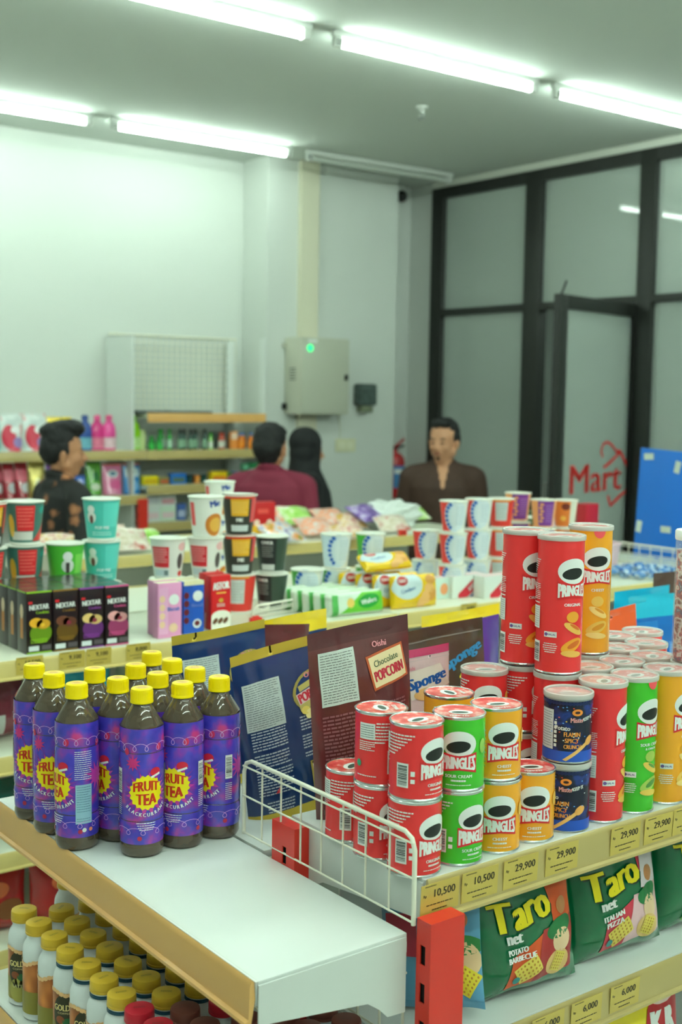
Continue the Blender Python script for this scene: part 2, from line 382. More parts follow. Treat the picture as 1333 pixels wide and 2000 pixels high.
# ---- things on the pillar and back wall
GREY = mat('cabinet_grey', (196, 196, 180), 0.45)
t = thing('electrical_cabinet', 'beige metal electrical cabinet with a green lamp on the back pillar', 'cabinet', (4.535, 6.43, 1.64))
MB().box((0, 0, 0), (0.385, 0.179, 0.495), GREY, 0.004).build('cabinet_body', t)
d = MB().box((0.004, -0.014, 0.006), (0.381, -0.0005, 0.489), mat('cabinet_door', (186, 188, 172), 0.42), 0.003).build('door', t)
MB().box((0.345, -0.026, 0.225), (0.368, -0.0145, 0.262), mat('latch', (30, 32, 32), 0.4), 0.002).build('latch', d)
MB().ball((0.065, -0.014, 0.425), 0.024, mat('lamp_green', (30, 225, 110), 0.3, emit=(0.02, 0.9, 0.25), es=0.9), 16, 8, (1, 0.4, 1)).build('indicator_lamp', t)
v = MB()
for k in range(5): v.box((-0.0015, 0.05, 0.22+k*0.018), (-0.0005, 0.12, 0.226+k*0.018), DARK)
v.build('vent', t)
MB().box((0.05, -0.0155, 0.462), (0.12, -0.0145, 0.48), ink(WHITE)).build('name_plate', t)
MB().box((-0.022, 0.15, 0.03), (0, 0.175, 0.07), DARK).box((-0.022, 0.15, 0.43), (0, 0.175, 0.46), GREY).build('hinge', t)
t = thing('soap_dispenser', 'small dark wall dispenser beside the electrical cabinet', 'dispenser', (5.10, YP-0.0005, 1.655))
MB().box((0, -0.085, 0.045), (0.15, 0, 0.195), mat('dispenser_smoke', (78, 92, 88), 0.2, noise_amt=0.6, noise_scale=25), 0.02).build('reservoir', t)
MB().box((0.03, -0.075, 0.0), (0.12, -0.005, 0.044), mat('dispenser_base', (120, 128, 104), 0.4), 0.008).build('nozzle', t)
t = thing('wall_switch', 'cream wall switch plate on the back pillar below the cabinet', 'switch', (4.955, YP-0.0005, 1.385))
MB().box((0, -0.012, 0), (0.17, 0, 0.09), mat('switch_cream', (214, 212, 180), 0.4), 0.006).build('plate', t)
for k in range(2): MB().box((0.02+k*0.07, -0.018, 0.02), (0.075+k*0.07, -0.0125, 0.07), mat('rocker', (224, 222, 196), 0.35), 0.003).build('rocker', t)
tag(MB().tube([(4.99, YP-0.008, 1.476), (4.99, YP-0.008, 1.56), (4.975, YP-0.008, 1.639)], 0.008, mat('conduit', (205, 208, 196), 0.5)).build('conduit'), 'thin conduit running from the cabinet down to the switch', 'pipe')
# fire extinguisher on the back wall near the corner
t = thing('fire_extinguisher', 'red fire extinguisher with a blue label hanging near the corner', 'fire extinguisher', (5.65, YB-0.085, 1.03))
ER = mat('ext_red', (196, 34, 40), 0.25, coat=0.5)
bd = MB().lathe([(0, 0), (0.06, 0.004), (0.075, 0.02), (0.075, 0.27), (0.068, 0.30), (0.045, 0.325), (0.022, 0.335), (0.018, 0.36), (0, 0.36)], ER, 28)
A = Art(); A.rect(0, 0.16, 0.115, 0.16, ink((70, 130, 190))); A.up(); A.rect(0, 0.2, 0.10, 0.03, ink(WHITE)); A.rect(0.02, 0.13, 0.05, 0.06, ink((214, 60, 60))); printed(bd, A, on_cyl(0.075), 0.01); bd.build('cylinder', t)
MB().box((-0.02, -0.012, 0.355), (0.02, 0.012, 0.375), DARK).tube([(-0.02, 0, 0.365), (0.03, 0, 0.39), (0.085, 0, 0.43)], 0.009, ER).tube([(-0.02, 0, 0.36), (0.04, 0, 0.375), (0.09, 0, 0.38)], 0.008, DARK).build('handle', t)
MB().tube([(-0.02, 0, 0.36), (-0.06, -0.02, 0.36), (-0.083, -0.02, 0.30), (-0.085, -0.01, 0.18), (-0.082, 0, 0.1)], 0.008, DARK).build('hose', t)

# ============================================================ SHELVING
def tags_art(kind): pass
def make_price(text, w=0.066, h=0.041, col=None):
    """a price slip: x right, z up, at the front of a rail, facing -y"""
    m = MB(); m.box((0, -0.0006, 0), (w, 0, h), col or TAGP)
    A = Art(); K = ink((48, 42, 22))
    A.text('Rp', 0.007, h*0.62, 0.005, K, bold=0.05); A.text(text, w*0.62, h*0.64, 0.0120, K, bold=0.07)
    A.lines(w*0.5, h*0.30, w*0.7, 1, 0.003, K, 0.5, 3); A.lines(w*0.5, h*0.12, w*0.4, 1, 0.003, K, 0.5, 5); A.lines(w*0.25, h*0.93, w*0.3, 1, 0.003, K, 0.4, 6)
    printed(m, A, on_plane((0, -0.0006, 0), (1, 0, 0), (0, 0, 1)), n0=0.0002)
    return m
def shelf(name, label, W, D, loc, rz, rail=KHAKI, board=STEEL, rail_h=0.046, prices=(), cat='shelf', group=None, drop=0.03, bracket=True):
    """local: front edge on y=0 facing -y, x to the right, top surface z=0"""
    t = thing(name, label, cat, loc, rz, group)
    b = MB(); b.box((0, 0.004, -0.012), (W, D, 0), board, 0.0015); b.box((0.001, 0.001, -drop), (W-0.001, 0.006, -0.0005), board)
    b.box((0, 0.01, -0.026), (0.0015, D, -0.012), board); b.box((W-0.0015, 0.01, -0.026), (W, D, -0.012), board); b.build('shelf_board', t)
    r = MB(); prof = [(-0.002, 0.001), (-0.004, 0.003), (-0.0055, 0.001), (-0.0075, -0.004), (-0.009, -rail_h), (-0.014, -rail_h-0.002), (-0.0145, -rail_h-0.006), (-0.005, -rail_h-0.005), (0.0, -0.02)]
    n = len(prof); vs = [(0, y, z) for y, z in prof]+[(W, y, z) for y, z in prof]
    r.add(vs, [(i, i+n, (i+1) % n+n, (i+1) % n) for i in range(n)]+[tuple(range(n)), tuple(range(2*n-1, n-1, -1))], rail, False); r.build('price_rail', t)
    if bracket:
        for x in (-0.003, W+0.001):
            p = [(0.003, -0.004), (0.003, -0.052), (0.01, -0.054), (D*0.72, -0.075), (D*0.80, -0.088), (D*0.86, -0.102), (D-0.003, -0.104), (D-0.003, -0.004)]
            m = MB(); n = len(p); xs = (x, x+0.002)
            m.add([(xs[0], a, c) for a, c in p]+[(xs[1], a, c) for a, c in p], [tuple(range(n))[::-1], tuple(range(n, 2*n))]+[(i, (i+1) % n, (i+1) % n+n, i+n) for i in range(n)], board, False)
            m.build('bracket', t)
    for x, s, *q in prices:
        o = make_price(s, col=q[0] if q else None).build('price_label', t, (x, -0.0090, -rail_h+0.004))
        o.rotation_euler = (math.radians(2.5), 0, 0)
    return t
def post(label, loc, h, w=0.058, d=0.027, rz=0, RED=RED):
    """slotted upright; slots on the local -x face"""
    t = thing('shelf_upright', label, 'upright', loc, rz)
    m = MB(); T = 0.002; zt_ = h
    m.box((0.0, 0, 0), (w, T, zt_), RED); m.box((0, d-T, 0), (w, d, zt_), RED); m.box((w-T, T, 0), (w, d-T, zt_), RED)
    # front face built around its slots
    sl = 0.010; z = zt_-0.030; edges = [zt_]; 
    slots = []
    while z > 0.4: slots.append((z-0.026, z)); z -= 0.05
    a, b_ = d*0.36, d*0.36+sl
    m.box((0, T, 0), (T, a, zt_), RED); m.box((0, b_, 0), (T, d-T, zt_), RED)
    top = zt_
    for lo, hi in slots: m.box((0, a, hi), (T, b_, top), RED); top = lo
    m.box((0, a, 0), (T, b_, top), RED)
    m.box((0.0001, 0.0001, zt_), (w-0.0001, d-0.0001, zt_+0.003), RED); m.box((T*2, T+0.0002, 0), (T*2+0.001, d-T-0.0002, zt_-0.004), DARK)
    m.build('slotted_tube', t)
    return t
def panel(name, label, lo, hi, slats=True):
    t = MB(); t.box(lo, hi, STEEL); w = hi[0]-lo[0]
    if slats:
        z = lo[2]+0.12
        while z < hi[2]:
            t.box((lo[0]+.001, lo[1]-0.0006, z), (hi[0]-.001, lo[1]-0.0001, z+0.002), mat('seam', (150, 160, 152), 0.6)); z += 0.12
    return tag(t.build(name), label, 'panel')
def fence(label, loc, rz, L, h, n, r=0.0022, group=None):
    """wire divider along local x, standing on z=0"""
    t = thing('wire_divider', label, 'divider', loc, rz, group)
    MB().tube([(L+0.0, 0, 0.0), (L, 0, h-0.02), (L-0.006, 0, h-0.006), (L-0.02, 0, h), (0.02, 0, h), (0.006, 0, h-0.006), (0, 0, h-0.02), (0, 0, 0)], r*1.7, WIRE, 10).build('frame', t)
    m = MB(); m.tube([(0, -.002, h*0.52), (L, -.002, h*0.52)], r*0.8, WIRE, 8); m.tube([(0, -.002, h-0.011), (L, -.002, h-0.011)], r*0.8, WIRE, 8); m.tube([(0, -.002, 0.004), (L, -.002, 0.004)], r*0.8, WIRE, 8); m.build('rail', t)
    for k in range(1, n+1): MB().tube([(L*k/(n+1), 0, 0.001), (L*k/(n+1), 0, h)], r*0.8, WIRE, 8).build('wire', t)
    return t
T = 1.13; XT = 1.018; YF = 1.149; ZE = 1.068; XE = 0.756
# gondola 1 top shelf towards us
def px_along(pts, X0, Y): return [(aty(x, y, Y).x-X0, s) for x, y, s in pts]
pr = [(aty(826, 1740, YF).x-XT-.012, '10,500'), (aty(892, 1735, YF).x-XT, '10,500'), (aty(974, 1700, YF).x-XT, '29,900'), (aty(1056, 1680, YF).x-XT, '29,900'), (aty(1183, 1640, YF).x-XT, '29,900'), (aty(1249, 1620, YF).x-XT, '29,900'), (aty(1305, 1600, YF).x-XT, '29,900')]
shelf('display_shelf', 'white top shelf of the near gondola, carrying the crisp cans', 1.20, 0.303, (XT, YF, T), 0, KHAKI, prices=pr)
shelf('display_shelf', 'white top shelf continuing the near gondola beyond the crisp cans', 1.2, 0.303, (XT+1.215, YF, T), 0, KHAKI)
ZL = 0.885
pr = [(aty(1030, 1970, YF).x-XT, '6,000'), (aty(1107, 1940, YF).x-XT, '6,000'), (aty(1184, 1905, YF).x-XT, '6,000')]
shelf('display_shelf', 'lower white shelf of the near gondola, under the green crisp bags', 1.20, 0.34, (XT, YF, ZL), 0, KHAKI, prices=pr)
shelf('display_shelf', 'third white shelf of the near gondola, under the yellow and red snack bags', 1.20, 0.34, (XT, YF, 0.62), 0, KHAKI)
shelf('display_shelf', 'top shelf on the far side of the near gondola, under the large pouches', 1.20, 0.455, (XT+1.20, 1.98, 1.052), PI, KHAKI)
shelf('display_shelf', 'top shelf on the far side of the near gondola, under the blue and orange pouches', 1.2, 0.455, (XT+2.415, 1.98, 1.052), PI, KHAKI)
panel('back_panel', 'white back panel between the two sides of the near gondola', (XT+0.13, 1.5, 0.05), (3.4, 1.505, 1.02))
post('bright red slotted upright at the near corner of the gondola', (XT-0.024, YF-0.040, 0), 1.088)
post('red slotted upright at the middle of the gondola end, seen under the blue pouch', (0.9885, 1.402, 0), 1.125, 0.026, 0.058)
fence('white wire divider standing between the tea bottles and the crisp cans', (0.9915, 1.542, 1.080), -PI/2, 0.402, 0.1185, 7, 0.0019)
# end unit facing left
shelf('end_display_shelf', 'white end shelf with an orange-tan front rail, carrying the tea bottles', 0.797, 0.232, (XE, 1.945, ZE), -PI/2, TAN, prices=(), rail_h=0.044)
shelf('end_display_shelf', 'lower white end shelf, under the crowd of coffee bottles', 0.797, 0.275, (0.712, 1.945, 0.767), -PI/2, TAN)
t = thing('mesh_panel', 'white wire mesh back of the end shelving, behind the coffee bottles', 'panel', (1.004, 1.94, 0.1))
m = MB()
for k in range(17): m.tube([(0, -k*0.048, 0), (0, -k*0.048, 0.93)], 0.0022, WIRE, 6)
for k in range(10): m.tube([(0.003, 0, k*0.1), (0.003, -0.77, k*0.1)], 0.0018, WIRE, 6)
m.build('mesh', t)
# gondola 2
pr = [(0.018, '14,500', RAILY), (0.10, '9,100', RAILY), (0.157, '9,100', RAILY), (0.235, '8,000', RAILY)]
X2 = 1.02
shelf('display_shelf', 'long top shelf of the middle gondola, with noodle cups and biscuits', 1.22, 0.42, (X2, 2.68, T), 0, RAILY, CREAM, 0.036, [(aty(x, 1290, 2.68).x-X2, s) for x, s in ((28, '14,500'), (112, '9,100'), (165, '9,100'), (243, '8,000'))])
shelf('display_shelf', 'top shelf of the middle gondola under the green wafers and yellow packs', 1.214, 0.42, (X2+1.229, 2.68, T), 0, RAILY, CREAM, 0.036, [(aty(896, 1190, 2.68).x-X2-1.229, '8,000')])
shelf('display_shelf', 'top shelf of the middle gondola at its right end, under the blue sweets', 0.49, 0.42, (X2+2.452, 2.68, T), 0, RAILY, CREAM, 0.036)
shelf('display_shelf', 'top shelf on the far side of the middle gondola', 2.93, 0.40, (X2+2.94, 3.52, T), PI, RAILY, CREAM, 0.036)
for z, nm in ((0.905, 'second'), (0.675, 'third'), (0.44, 'fourth')):
    shelf('display_shelf', nm+' shelf down on the near side of the middle gondola', 2.94, 0.42, (X2, 2.68, z), 0, RAILY, CREAM, 0.034)
panel('back_panel', 'white slatted centre panel of the middle gondola', (X2+.04, 3.105, 0.05), (X2+2.93, 3.115, 1.10))
post('upright at the left end of the middle gondola', (X2-0.062, 3.09, 0), 1.12)
# gondola 3
X3 = 1.95; L3 = 2.12
shelf('display_shelf', 'top shelf of the far gondola, piled with small snack bags', L3, 0.42, (X3, 4.22, T), 0, RAILY, CREAM, 0.036)
shelf('display_shelf', 'second shelf of the far gondola', L3, 0.42, (X3, 4.22, 0.84), 0, RAILY, CREAM, 0.036)
shelf('display_shelf', 'far-side top shelf of the far gondola', L3, 0.38, (X3+L3, 5.04, T-0.04), PI, RAILY, CREAM, 0.036)
panel('back_panel', 'white centre panel of the far gondola', (X3, 4.645, 0.05), (X3+2.0, 4.645+.003, 1.05))
# ============================================================ CRISP CANS
CR, CG, CO = (246, 58, 60), (70, 196, 46), (252, 172, 40)
def canmat(nm, rgb): return mat('can_'+nm, rgb, 0.24, coat=0.25)
KINDS = {'red': (CR, 'ORIGINAL', (214, 30, 36)), 'green': (CG, 'SOUR CREAM', (226, 38, 50)), 'orange': (CO, 'CHEESY', (226, 38, 44))}
def badge(A, cx, cy, k):
    """plain white oval with a plain dark oval on it"""
    A.up(); A.ell(cx, cy, 0.0236*k, 0.0178*k, ink(WHITE), 28); A.up(); A.ell(cx-0.001*k, cy-0.0035*k, 0.0165*k, 0.0080*k, ink((34, 38, 36)), 24, 0.12)
def banner(A, cx, cy, w, h, edge):
    def wp(x, y): return (x, y-0.12*h*(1-(2*x/w)**2)*-1 if False else y*(1.0+0.18*abs(2*x/w)) - 0.10*h*(1-(2*x/w)**2)*(1 if y > 0 else -1))
    A.up(); n = 8
    for i in range(n):
        x0, x1 = -w/2*1.06+w*1.06*i/n, -w/2*1.06+w*1.06*(i+1)/n
        A.conv([(cx+x, cy+wp(x, yy)[1]) for x, yy in ((x0, -h*0.62), (x1, -h*0.62), (x1, h*0.62), (x0, h*0.62))], ink(edge))
    A.up(); A.text('PRINGLES', cx, cy, h, ink(WHITE), w=w, bold=0.10, warp=wp)
def can_art(kind, tall):
    rgb, word, edge = KINDS[kind]; A = Art(); Wt = ink(WHITE)
    if not tall:
        badge(A, 0, 0.0645, 1.0); banner(A, 0, 0.0395, 0.046, 0.0185, edge if kind != 'red' else (228, 40, 44))
        A.text(word, 0, 0.0215, 0.0042, Wt, bold=0.10); A.lines(0, 0.0155, 0.02, 1, 0.004, Wt, 0.6, 4); A.lines(0, 0.0095, 0.034, 1, 0.002, Wt, 0.5, 8)
        A.barcode(-0.0475, 0.034, 0.0165, 0.032, 3); A.rect(-0.0335, 0.037, 0.0055, 0.0065, Wt); A.rect(-0.0335, 0.027, 0.0055, 0.0055, Wt)
        for i in range(7): A.lines(-0.0505-0.0026*i, 0.0865-i*0.0043, 0.041-0.0045*i, 1, 0.0038, Wt, 0.5, i)
        A.rect(-0.084, 0.075, 0.023, 0.022, Wt); A.up(); A.lines(-0.084, 0.075, 0.02, 6, 0.0031, ink((90, 96, 100)), 0.3, 9); A.lines(-0.084, 0.055, 0.024, 5, 0.0028, Wt, 0.45, 11); A.ell(-0.097, 0.03, 0.0042, 0.005, ink((60, 160, 120))); A.lines(-0.085, 0.014, 0.03, 1, 0.003, Wt, .5, 13)
        A.ell(0.036, 0.060, 0.006, 0.01, ink((244, 190, 80)) if kind != 'green' else ink((150, 200, 90))); A.lines(0.075, 0.05, 0.04, 9, 0.006, Wt, 0.35, 17)
    else:
        badge(A, 0, 0.157, 1.08); banner(A, 0, 0.128, 0.049, 0.0190, edge if kind != 'red' else (228, 40, 44))
        A.text(word, 0, 0.1065, 0.0045, Wt, bold=0.10)
        if kind == 'green': A.text('& ONION', 0, 0.1, 0.0036, Wt, bold=0.1)
        c1, c2, c3 = ((250, 168, 52), (248, 190, 92), (226, 110, 36)) if kind == 'red' else (((244, 196, 90), (250, 214, 130), (226, 150, 40)) if kind == 'orange' else ((170, 200, 90), (236, 200, 90), (90, 150, 70)))
        A.up(); A.ell(0.0, 0.088, 0.0105, 0.0085, ink(c1)); A.ell(0.002, 0.07, 0.018, 0.006, ink(c2), rot=-0.5); A.ell(0.0, 0.045, 0.019, 0.009, ink(c1), rot=0.4); A.up(); A.ell(0.003, 0.046, 0.012, 0.0042, ink(c3), rot=0.4); A.ell(0.004, 0.0725, 0.010, 0.0022, ink(c3), rot=-0.5); A.ell(0.0, 0.032, 0.018, 0.005, ink(c2), rot=-0.1)
        A.rect(-0.034, 0.061, 0.0195, 0.0085, Wt); A.up(); A.text('HALAL', -0.032, 0.061, 0.0030, ink((90, 60, 140)), bold=0.08); A.ell(-0.0405, 0.061, 0.0026, 0.0026, ink((110, 80, 150)))
        for i in range(5): A.lines(-0.034, 0.047-i*0.0032, 0.024-abs(i-1.5)*0.003, 1, 0.003, Wt, 0.45, 20+i)
        A.barcode(-0.060, 0.033, 0.0165, 0.032, 5); A.rect(-0.064, 0.085, 0.021, 0.034, Wt); A.up(); A.lines(-0.064, 0.085, 0.018, 9, 0.0034, ink((150, 150, 156)), 0.22, 9)
        A.lines(-0.064, 0.107, 0.022, 1, .003, Wt, .6, 2); A.lines(-0.064, 0.124, 0.022, 9, 0.0028, Wt, 0.4, 33)
        for i in range(8): A.lines(-0.066-0.001*i, 0.172-i*0.0033, 0.024-0.0022*i, 1, 0.003, Wt, 0.45, 40+i)
        A.lines(0.07, 0.12, 0.04, 16, 0.006, Wt, 0.3, 50); A.lines(0.07, 0.05, 0.03, 6, 0.006, Wt, 0.3, 51)
    return A
LIDM = mat('lid_clear', (232, 226, 224), 0.18, alpha=0.42, spec=0.6); LIDR = mat('lid_ring', (226, 224, 220), 0.2, alpha=0.62)
FOIL = ramp_mat('foil_top', [(0.35, (214, 60, 60)), (0.5, (232, 92, 84)), (0.62, (244, 190, 180)), (0.68, (226, 74, 70))], 60, 0.3)
def foil_top(t, R, z):
    m = MB().lathe([(R-0.0012, z+0.0002), (R-0.004, z-0.0012), (0, z-0.0012)], FOIL, 40)
    A = Art(); A.ell(0.002, 0.0, 0.0165, 0.0105, ink(WHITE)); A.up(); A.ell(0.001, -0.001, 0.0115, 0.005, ink((52, 76, 66)), rot=0.1); A.text('PRINGLES', 0.0, -0.0195, 0.006, ink(WHITE), w=0.026, bold=0.1)
    printed(m, A, lambda u, v, n: (u, v, z-0.0012+n)); m.build('foil_seal', t)
def make_can(kind, tall, lidded):
    def f():
        R = 0.0350 if tall else 0.0355; H = 0.2075 if tall else 0.1012; cm = canmat(kind, KINDS[kind][0])
        t = thing('crisp_can', 'x', 'can'); m = MB(); m.lathe([(R, 0.0035), (R, H-0.0045)], cm, 64)
        printed(m, can_art(kind, tall), on_cyl(R), 0.0032); m.build('can_body', t)
        MB().lathe([(R-0.006, 0.0015), (R-0.003, 0.0), (R+0.0004, 0.0002), (R+0.0009, 0.0018), (R, 0.0036)], CHROME, 48).lathe([(0, 0.0016), (R-0.006, 0.0016)][::-1], CHROME, 48).build('bottom_rim', t)
        MB().lathe([(R, H-0.0046), (R+0.0010, H-0.003), (R+0.0011, H-0.001), (R, H), (R-0.0012, H-0.0002), (R-0.0022, H-0.0022), (R-0.004, H-0.0026)], CHROME, 48).build('top_rim', t)
        foil_top(t, R, H-0.0010)
        if tall and kind == 'orange' or kind == 'green' and tall:
            mm = MB(); A = Art(); A.fan([(0.010*math.cos(math.radians(a)), H-0.0050+0.012*math.sin(math.radians(a))) for a in range(180, 361, 15)], ink((250, 92, 96))); printed(mm, A, on_cyl(R), 0.003, n0=0.0008); mm.build('pull_tab', t)
        if lidded:
            L = MB(); z = H-0.0055; r = R+0.0016
            L.lathe([(r-0.0009, z), (r, z), (r+0.0004, z+0.003), (r, z+0.0068), (r-0.0012, z+0.0076), (r-0.0028, z+0.0074), (r-0.0036, z+0.0062)], LIDR, 48)
            L.lathe([(r-0.0036, z+0.0062), (0.0, z+0.0062)], LIDM, 48); L.build('lid', t)
        return t
    return f
S = {k: Stock(make_can(*k)) for k in [('red', 0, 0), ('green', 0, 0), ('orange', 0, 0), ('red', 0, 1), ('red', 1, 1), ('green', 1, 1), ('orange', 1, 1)]}
def can(k, x, y, z, turn, label, group='crisp cans on the near gondola'):
    return S[k].put((x, y, z+0.0004), facing(x, y)+math.radians(turn), label, 'can', group)
hs = 0.1016; r0, r1, r2 = ('red', 0, 0), ('green', 0, 0), ('orange', 0, 0)
Y1 = 1.189
can(r0, 1.0325, Y1, T, 48, 'small red crisp can at the bottom of the front stack beside the wire divider')
can(r0, 1.0325, Y1, T+hs, 48, 'small red crisp can on top of the front stack beside the wire divider')
can(r0, 1.0325, 1.263, T, 38, 'small red crisp can at the bottom of the second stack behind the wire divider')
can(r0, 1.0325, 1.263, T+hs, 105, 'small red crisp can turned to its nutrition table, left end of the upper row')
can(r0, 1.018+.022, 1.338, T, 66, 'small red crisp can with an open top, lowest and furthest left behind the divider')
can(r1, 1.1060, Y1-.002, T, 42, 'small green crisp can at the bottom of the green stack, turned sideways')
can(r1, 1.1060, Y1-.002, T+hs, 2, 'small green crisp can on top of the green stack, facing forward')
can(r2, 1.1795, Y1, T, 14, 'small orange crisp can standing on the shelf next to the green stack')
can(r2, 1.1795, Y1+.002, T+hs, 22, 'small orange crisp can on the upper tier right of the green can')
can(r2, 1.2505, Y1+.002, T, 14, 'small orange crisp can standing alone on the shelf beside the dark blue cans')
can(r2, 1.104, 1.265, T, 40, 'small orange crisp can hidden below, behind the green stack')
can(r2, 1.1680, 1.276, T+hs, 120, 'small orange crisp can on the upper tier behind the green can')
can(r2, 1.178, 1.272, T, 60, 'small orange crisp can hidden below the rear upper orange can')
lid = ('red', 0, 1)
can(lid, 1.304, 1.345, T, 30, 'short red lidded crisp can at the bottom, behind the orange cans'); can(lid, 1.304, 1.345, T+0.106, 12, 'short red crisp can with a clear lid, upper tier beside the pink pouch')
can(lid, 1.378, 1.335, T, 30, 'short red lidded crisp can under another red can, behind the dark blue cans'); can(lid, 1.378, 1.335, T+0.106, 62, 'short red crisp can right below the left tall red can')
tr, tg, to = ('red', 1, 1), ('green', 1, 1), ('orange', 1, 1); HT = 0.2105
can(tr, 1.3965, 1.187, T, 78, 'tall red crisp can turned to its barcode, front row right of the dark blue cans')
can(tg, 1.468, 1.187, T, 52, 'tall green crisp can in the front row at the right')
can(to, 1.544, 1.187, T, 66, 'tall orange crisp can in the front row cut by the right edge')
can(tr, 1.378, 1.262, T, 40, 'tall red crisp can standing under the right tall red can')
can(tr, 1.378, 1.262, T+HT, 35, 'right one of the two tall red crisp cans on the top tier')
can(tr, 1.376, 1.335, T+HT+.0015, 36, 'left one of the two tall red crisp cans on the top tier')
can(to, 1.528, 1.336, T+HT, 24, 'tall orange crisp can on the top tier right of the two red ones')
n = 0
for (k, x, y, q) in ((to, 1.452, 1.262, 'orange crisp can, second row, right of the upper tall red can'), (tr, 1.528, 1.262, 'red crisp can, second row behind the tall green can'), (to, 1.603, 1.262, 'orange crisp can, second row at the right edge'), (to, 1.452, 1.337, 'orange crisp can, third row, left of the one carrying the upper orange can'), (to, 1.528, 1.336, 'orange crisp can carrying the upper tall orange can'), (tr, 1.604, 1.336, 'red crisp can, third row, fourth lid from the left'), (tr, 1.68, 1.336, 'red crisp can, third row at the right edge'),
                  (tg, 1.61, 1.411, 'green crisp can, back row left, under the orange pouch'), (tr, 1.686, 1.411, 'red crisp can, back row, second lid from the left'), (tr, 1.762, 1.411, 'red crisp can, back row at the right edge')):
    can(k, x, y, T, 30+n*25, 'tall '+q); n += 1
# dark blue stick-crisp cans
def make_blue():
    t = thing('crisp_can', 'x', 'can'); R = 0.0350; H = 0.1005; m = MB()
    m.lathe([(R, 0.003), (R, H-0.010)], ramp_mat('can_navy', [(0.3, (24, 28, 44)), (0.52, (30, 34, 60)), (0.6, (36, 60, 140)), (0.7, (28, 30, 48))], 30, 0.25), 64)
    A = Art(); A.rect(0, 0.0105, 0.2185, 0.0155, ink((40, 90, 200))); A.up()
    for i in range(44): A.ell(-0.108+i*0.005, H-0.0130, 0.003, 0.0028, ink((24, 40, 90)), 8)
    A.text('FLAMIN', 0.001, 0.043, 0.0065, ink((240, 160, 70)), w=0.024, bold=0.1); A.text('SPICY', 0.001, 0.034, 0.0065, ink((240, 160, 70)), w=0.021, bold=0.1); A.text('CRUNCH', 0.002, 0.025, 0.006, ink((240, 160, 70)), w=0.026, bold=0.1)
    A.ell(0.008, 0.075, 0.008, 0.005, ink((250, 150, 60))); A.up(); A.ell(0.008, 0.075, 0.004, 0.002, ink((60, 30, 30))); A.text('Mister', 0.008, 0.064, 0.007, ink((244, 170, 170)), w=0.02, bold=0.08)
    A.text('Potato', -0.013, 0.052, 0.0065, ink(WHITE), w=0.022, bold=0.08)
    A.conv([(-0.012, 0.006), (-0.007, 0.004), (0.030, 0.030), (0.026, 0.034)], ink((246, 190, 110))); A.ell(0.030, 0.033, 0.009, 0.006, ink((246, 176, 90)), rot=0.6)
    R_ = random.Random(4)
    for i in range(26): A.ell(-0.03+0.08*R_.random(), 0.028+0.058*R_.random(), 0.0014, 0.0009, ink(R_.choice([(240, 90, 50), (240, 200, 60), (90, 160, 240), WHITE])), 6)
    A.rect(-0.040, 0.048, 0.026, 0.058, ink((214, 218, 224))); A.up(); A.lines(-0.040, 0.048, 0.022, 14, 0.0038, ink((120, 124, 140)), 0.25, 3)
    for i in range(6): A.rect(-0.0235, 0.026+i*0.0065, 0.004, 0.0045, ink(WHITE))
    A.text('KEEP IT', 0.026, 0.066, 0.005, ink(WHITE), w=0.018, bold=0.1, rot=0.2)
    printed(m, A, on_cyl(R), 0.0032); m.build('can_body', t)
    MB().lathe([(0, 0.001), (R-0.003, 0), (R+0.0006, 0.0004), (R+0.0006, 0.0022), (R, 0.0031)], CHROME, 48).build('bottom_rim', t)
    MB().lathe([(R, H-0.0101), (R, H-0.002), (R-0.001, H-0.0012)], mat('clear_rim', (206, 214, 214), 0.12, alpha=0.55), 48).build('clear_collar', t)
    foil_top(t, R, H-0.004)
    L = MB(); z = H-0.0075; r = R+0.0014
    L.lathe([(r-0.0006, z), (r, z), (r+0.0005, z+0.003), (r, z+0.0068), (r-0.0012, z+0.0075), (r-0.003, z+0.0072), (r-0.0036, z+0.006)], LIDR, 48).lathe([(r-0.0036, z+0.006), (0, z+0.006)], LIDM, 48); L.build('lid', t)
    return t
SB = Stock(make_blue); GB = 'dark blue crisp cans'
SB.put((1.3235, 1.189, T+.0003), facing(1.328, 1.189)+math.radians(-12), 'dark blue spicy crisp can at the bottom of its stack, next to the orange can', 'can', GB)
SB.put((1.3235, 1.189, T+0.1022), facing(1.328, 1.189)+math.radians(10), 'dark blue spicy crisp can with a clear lid on top of its stack', 'can', GB)

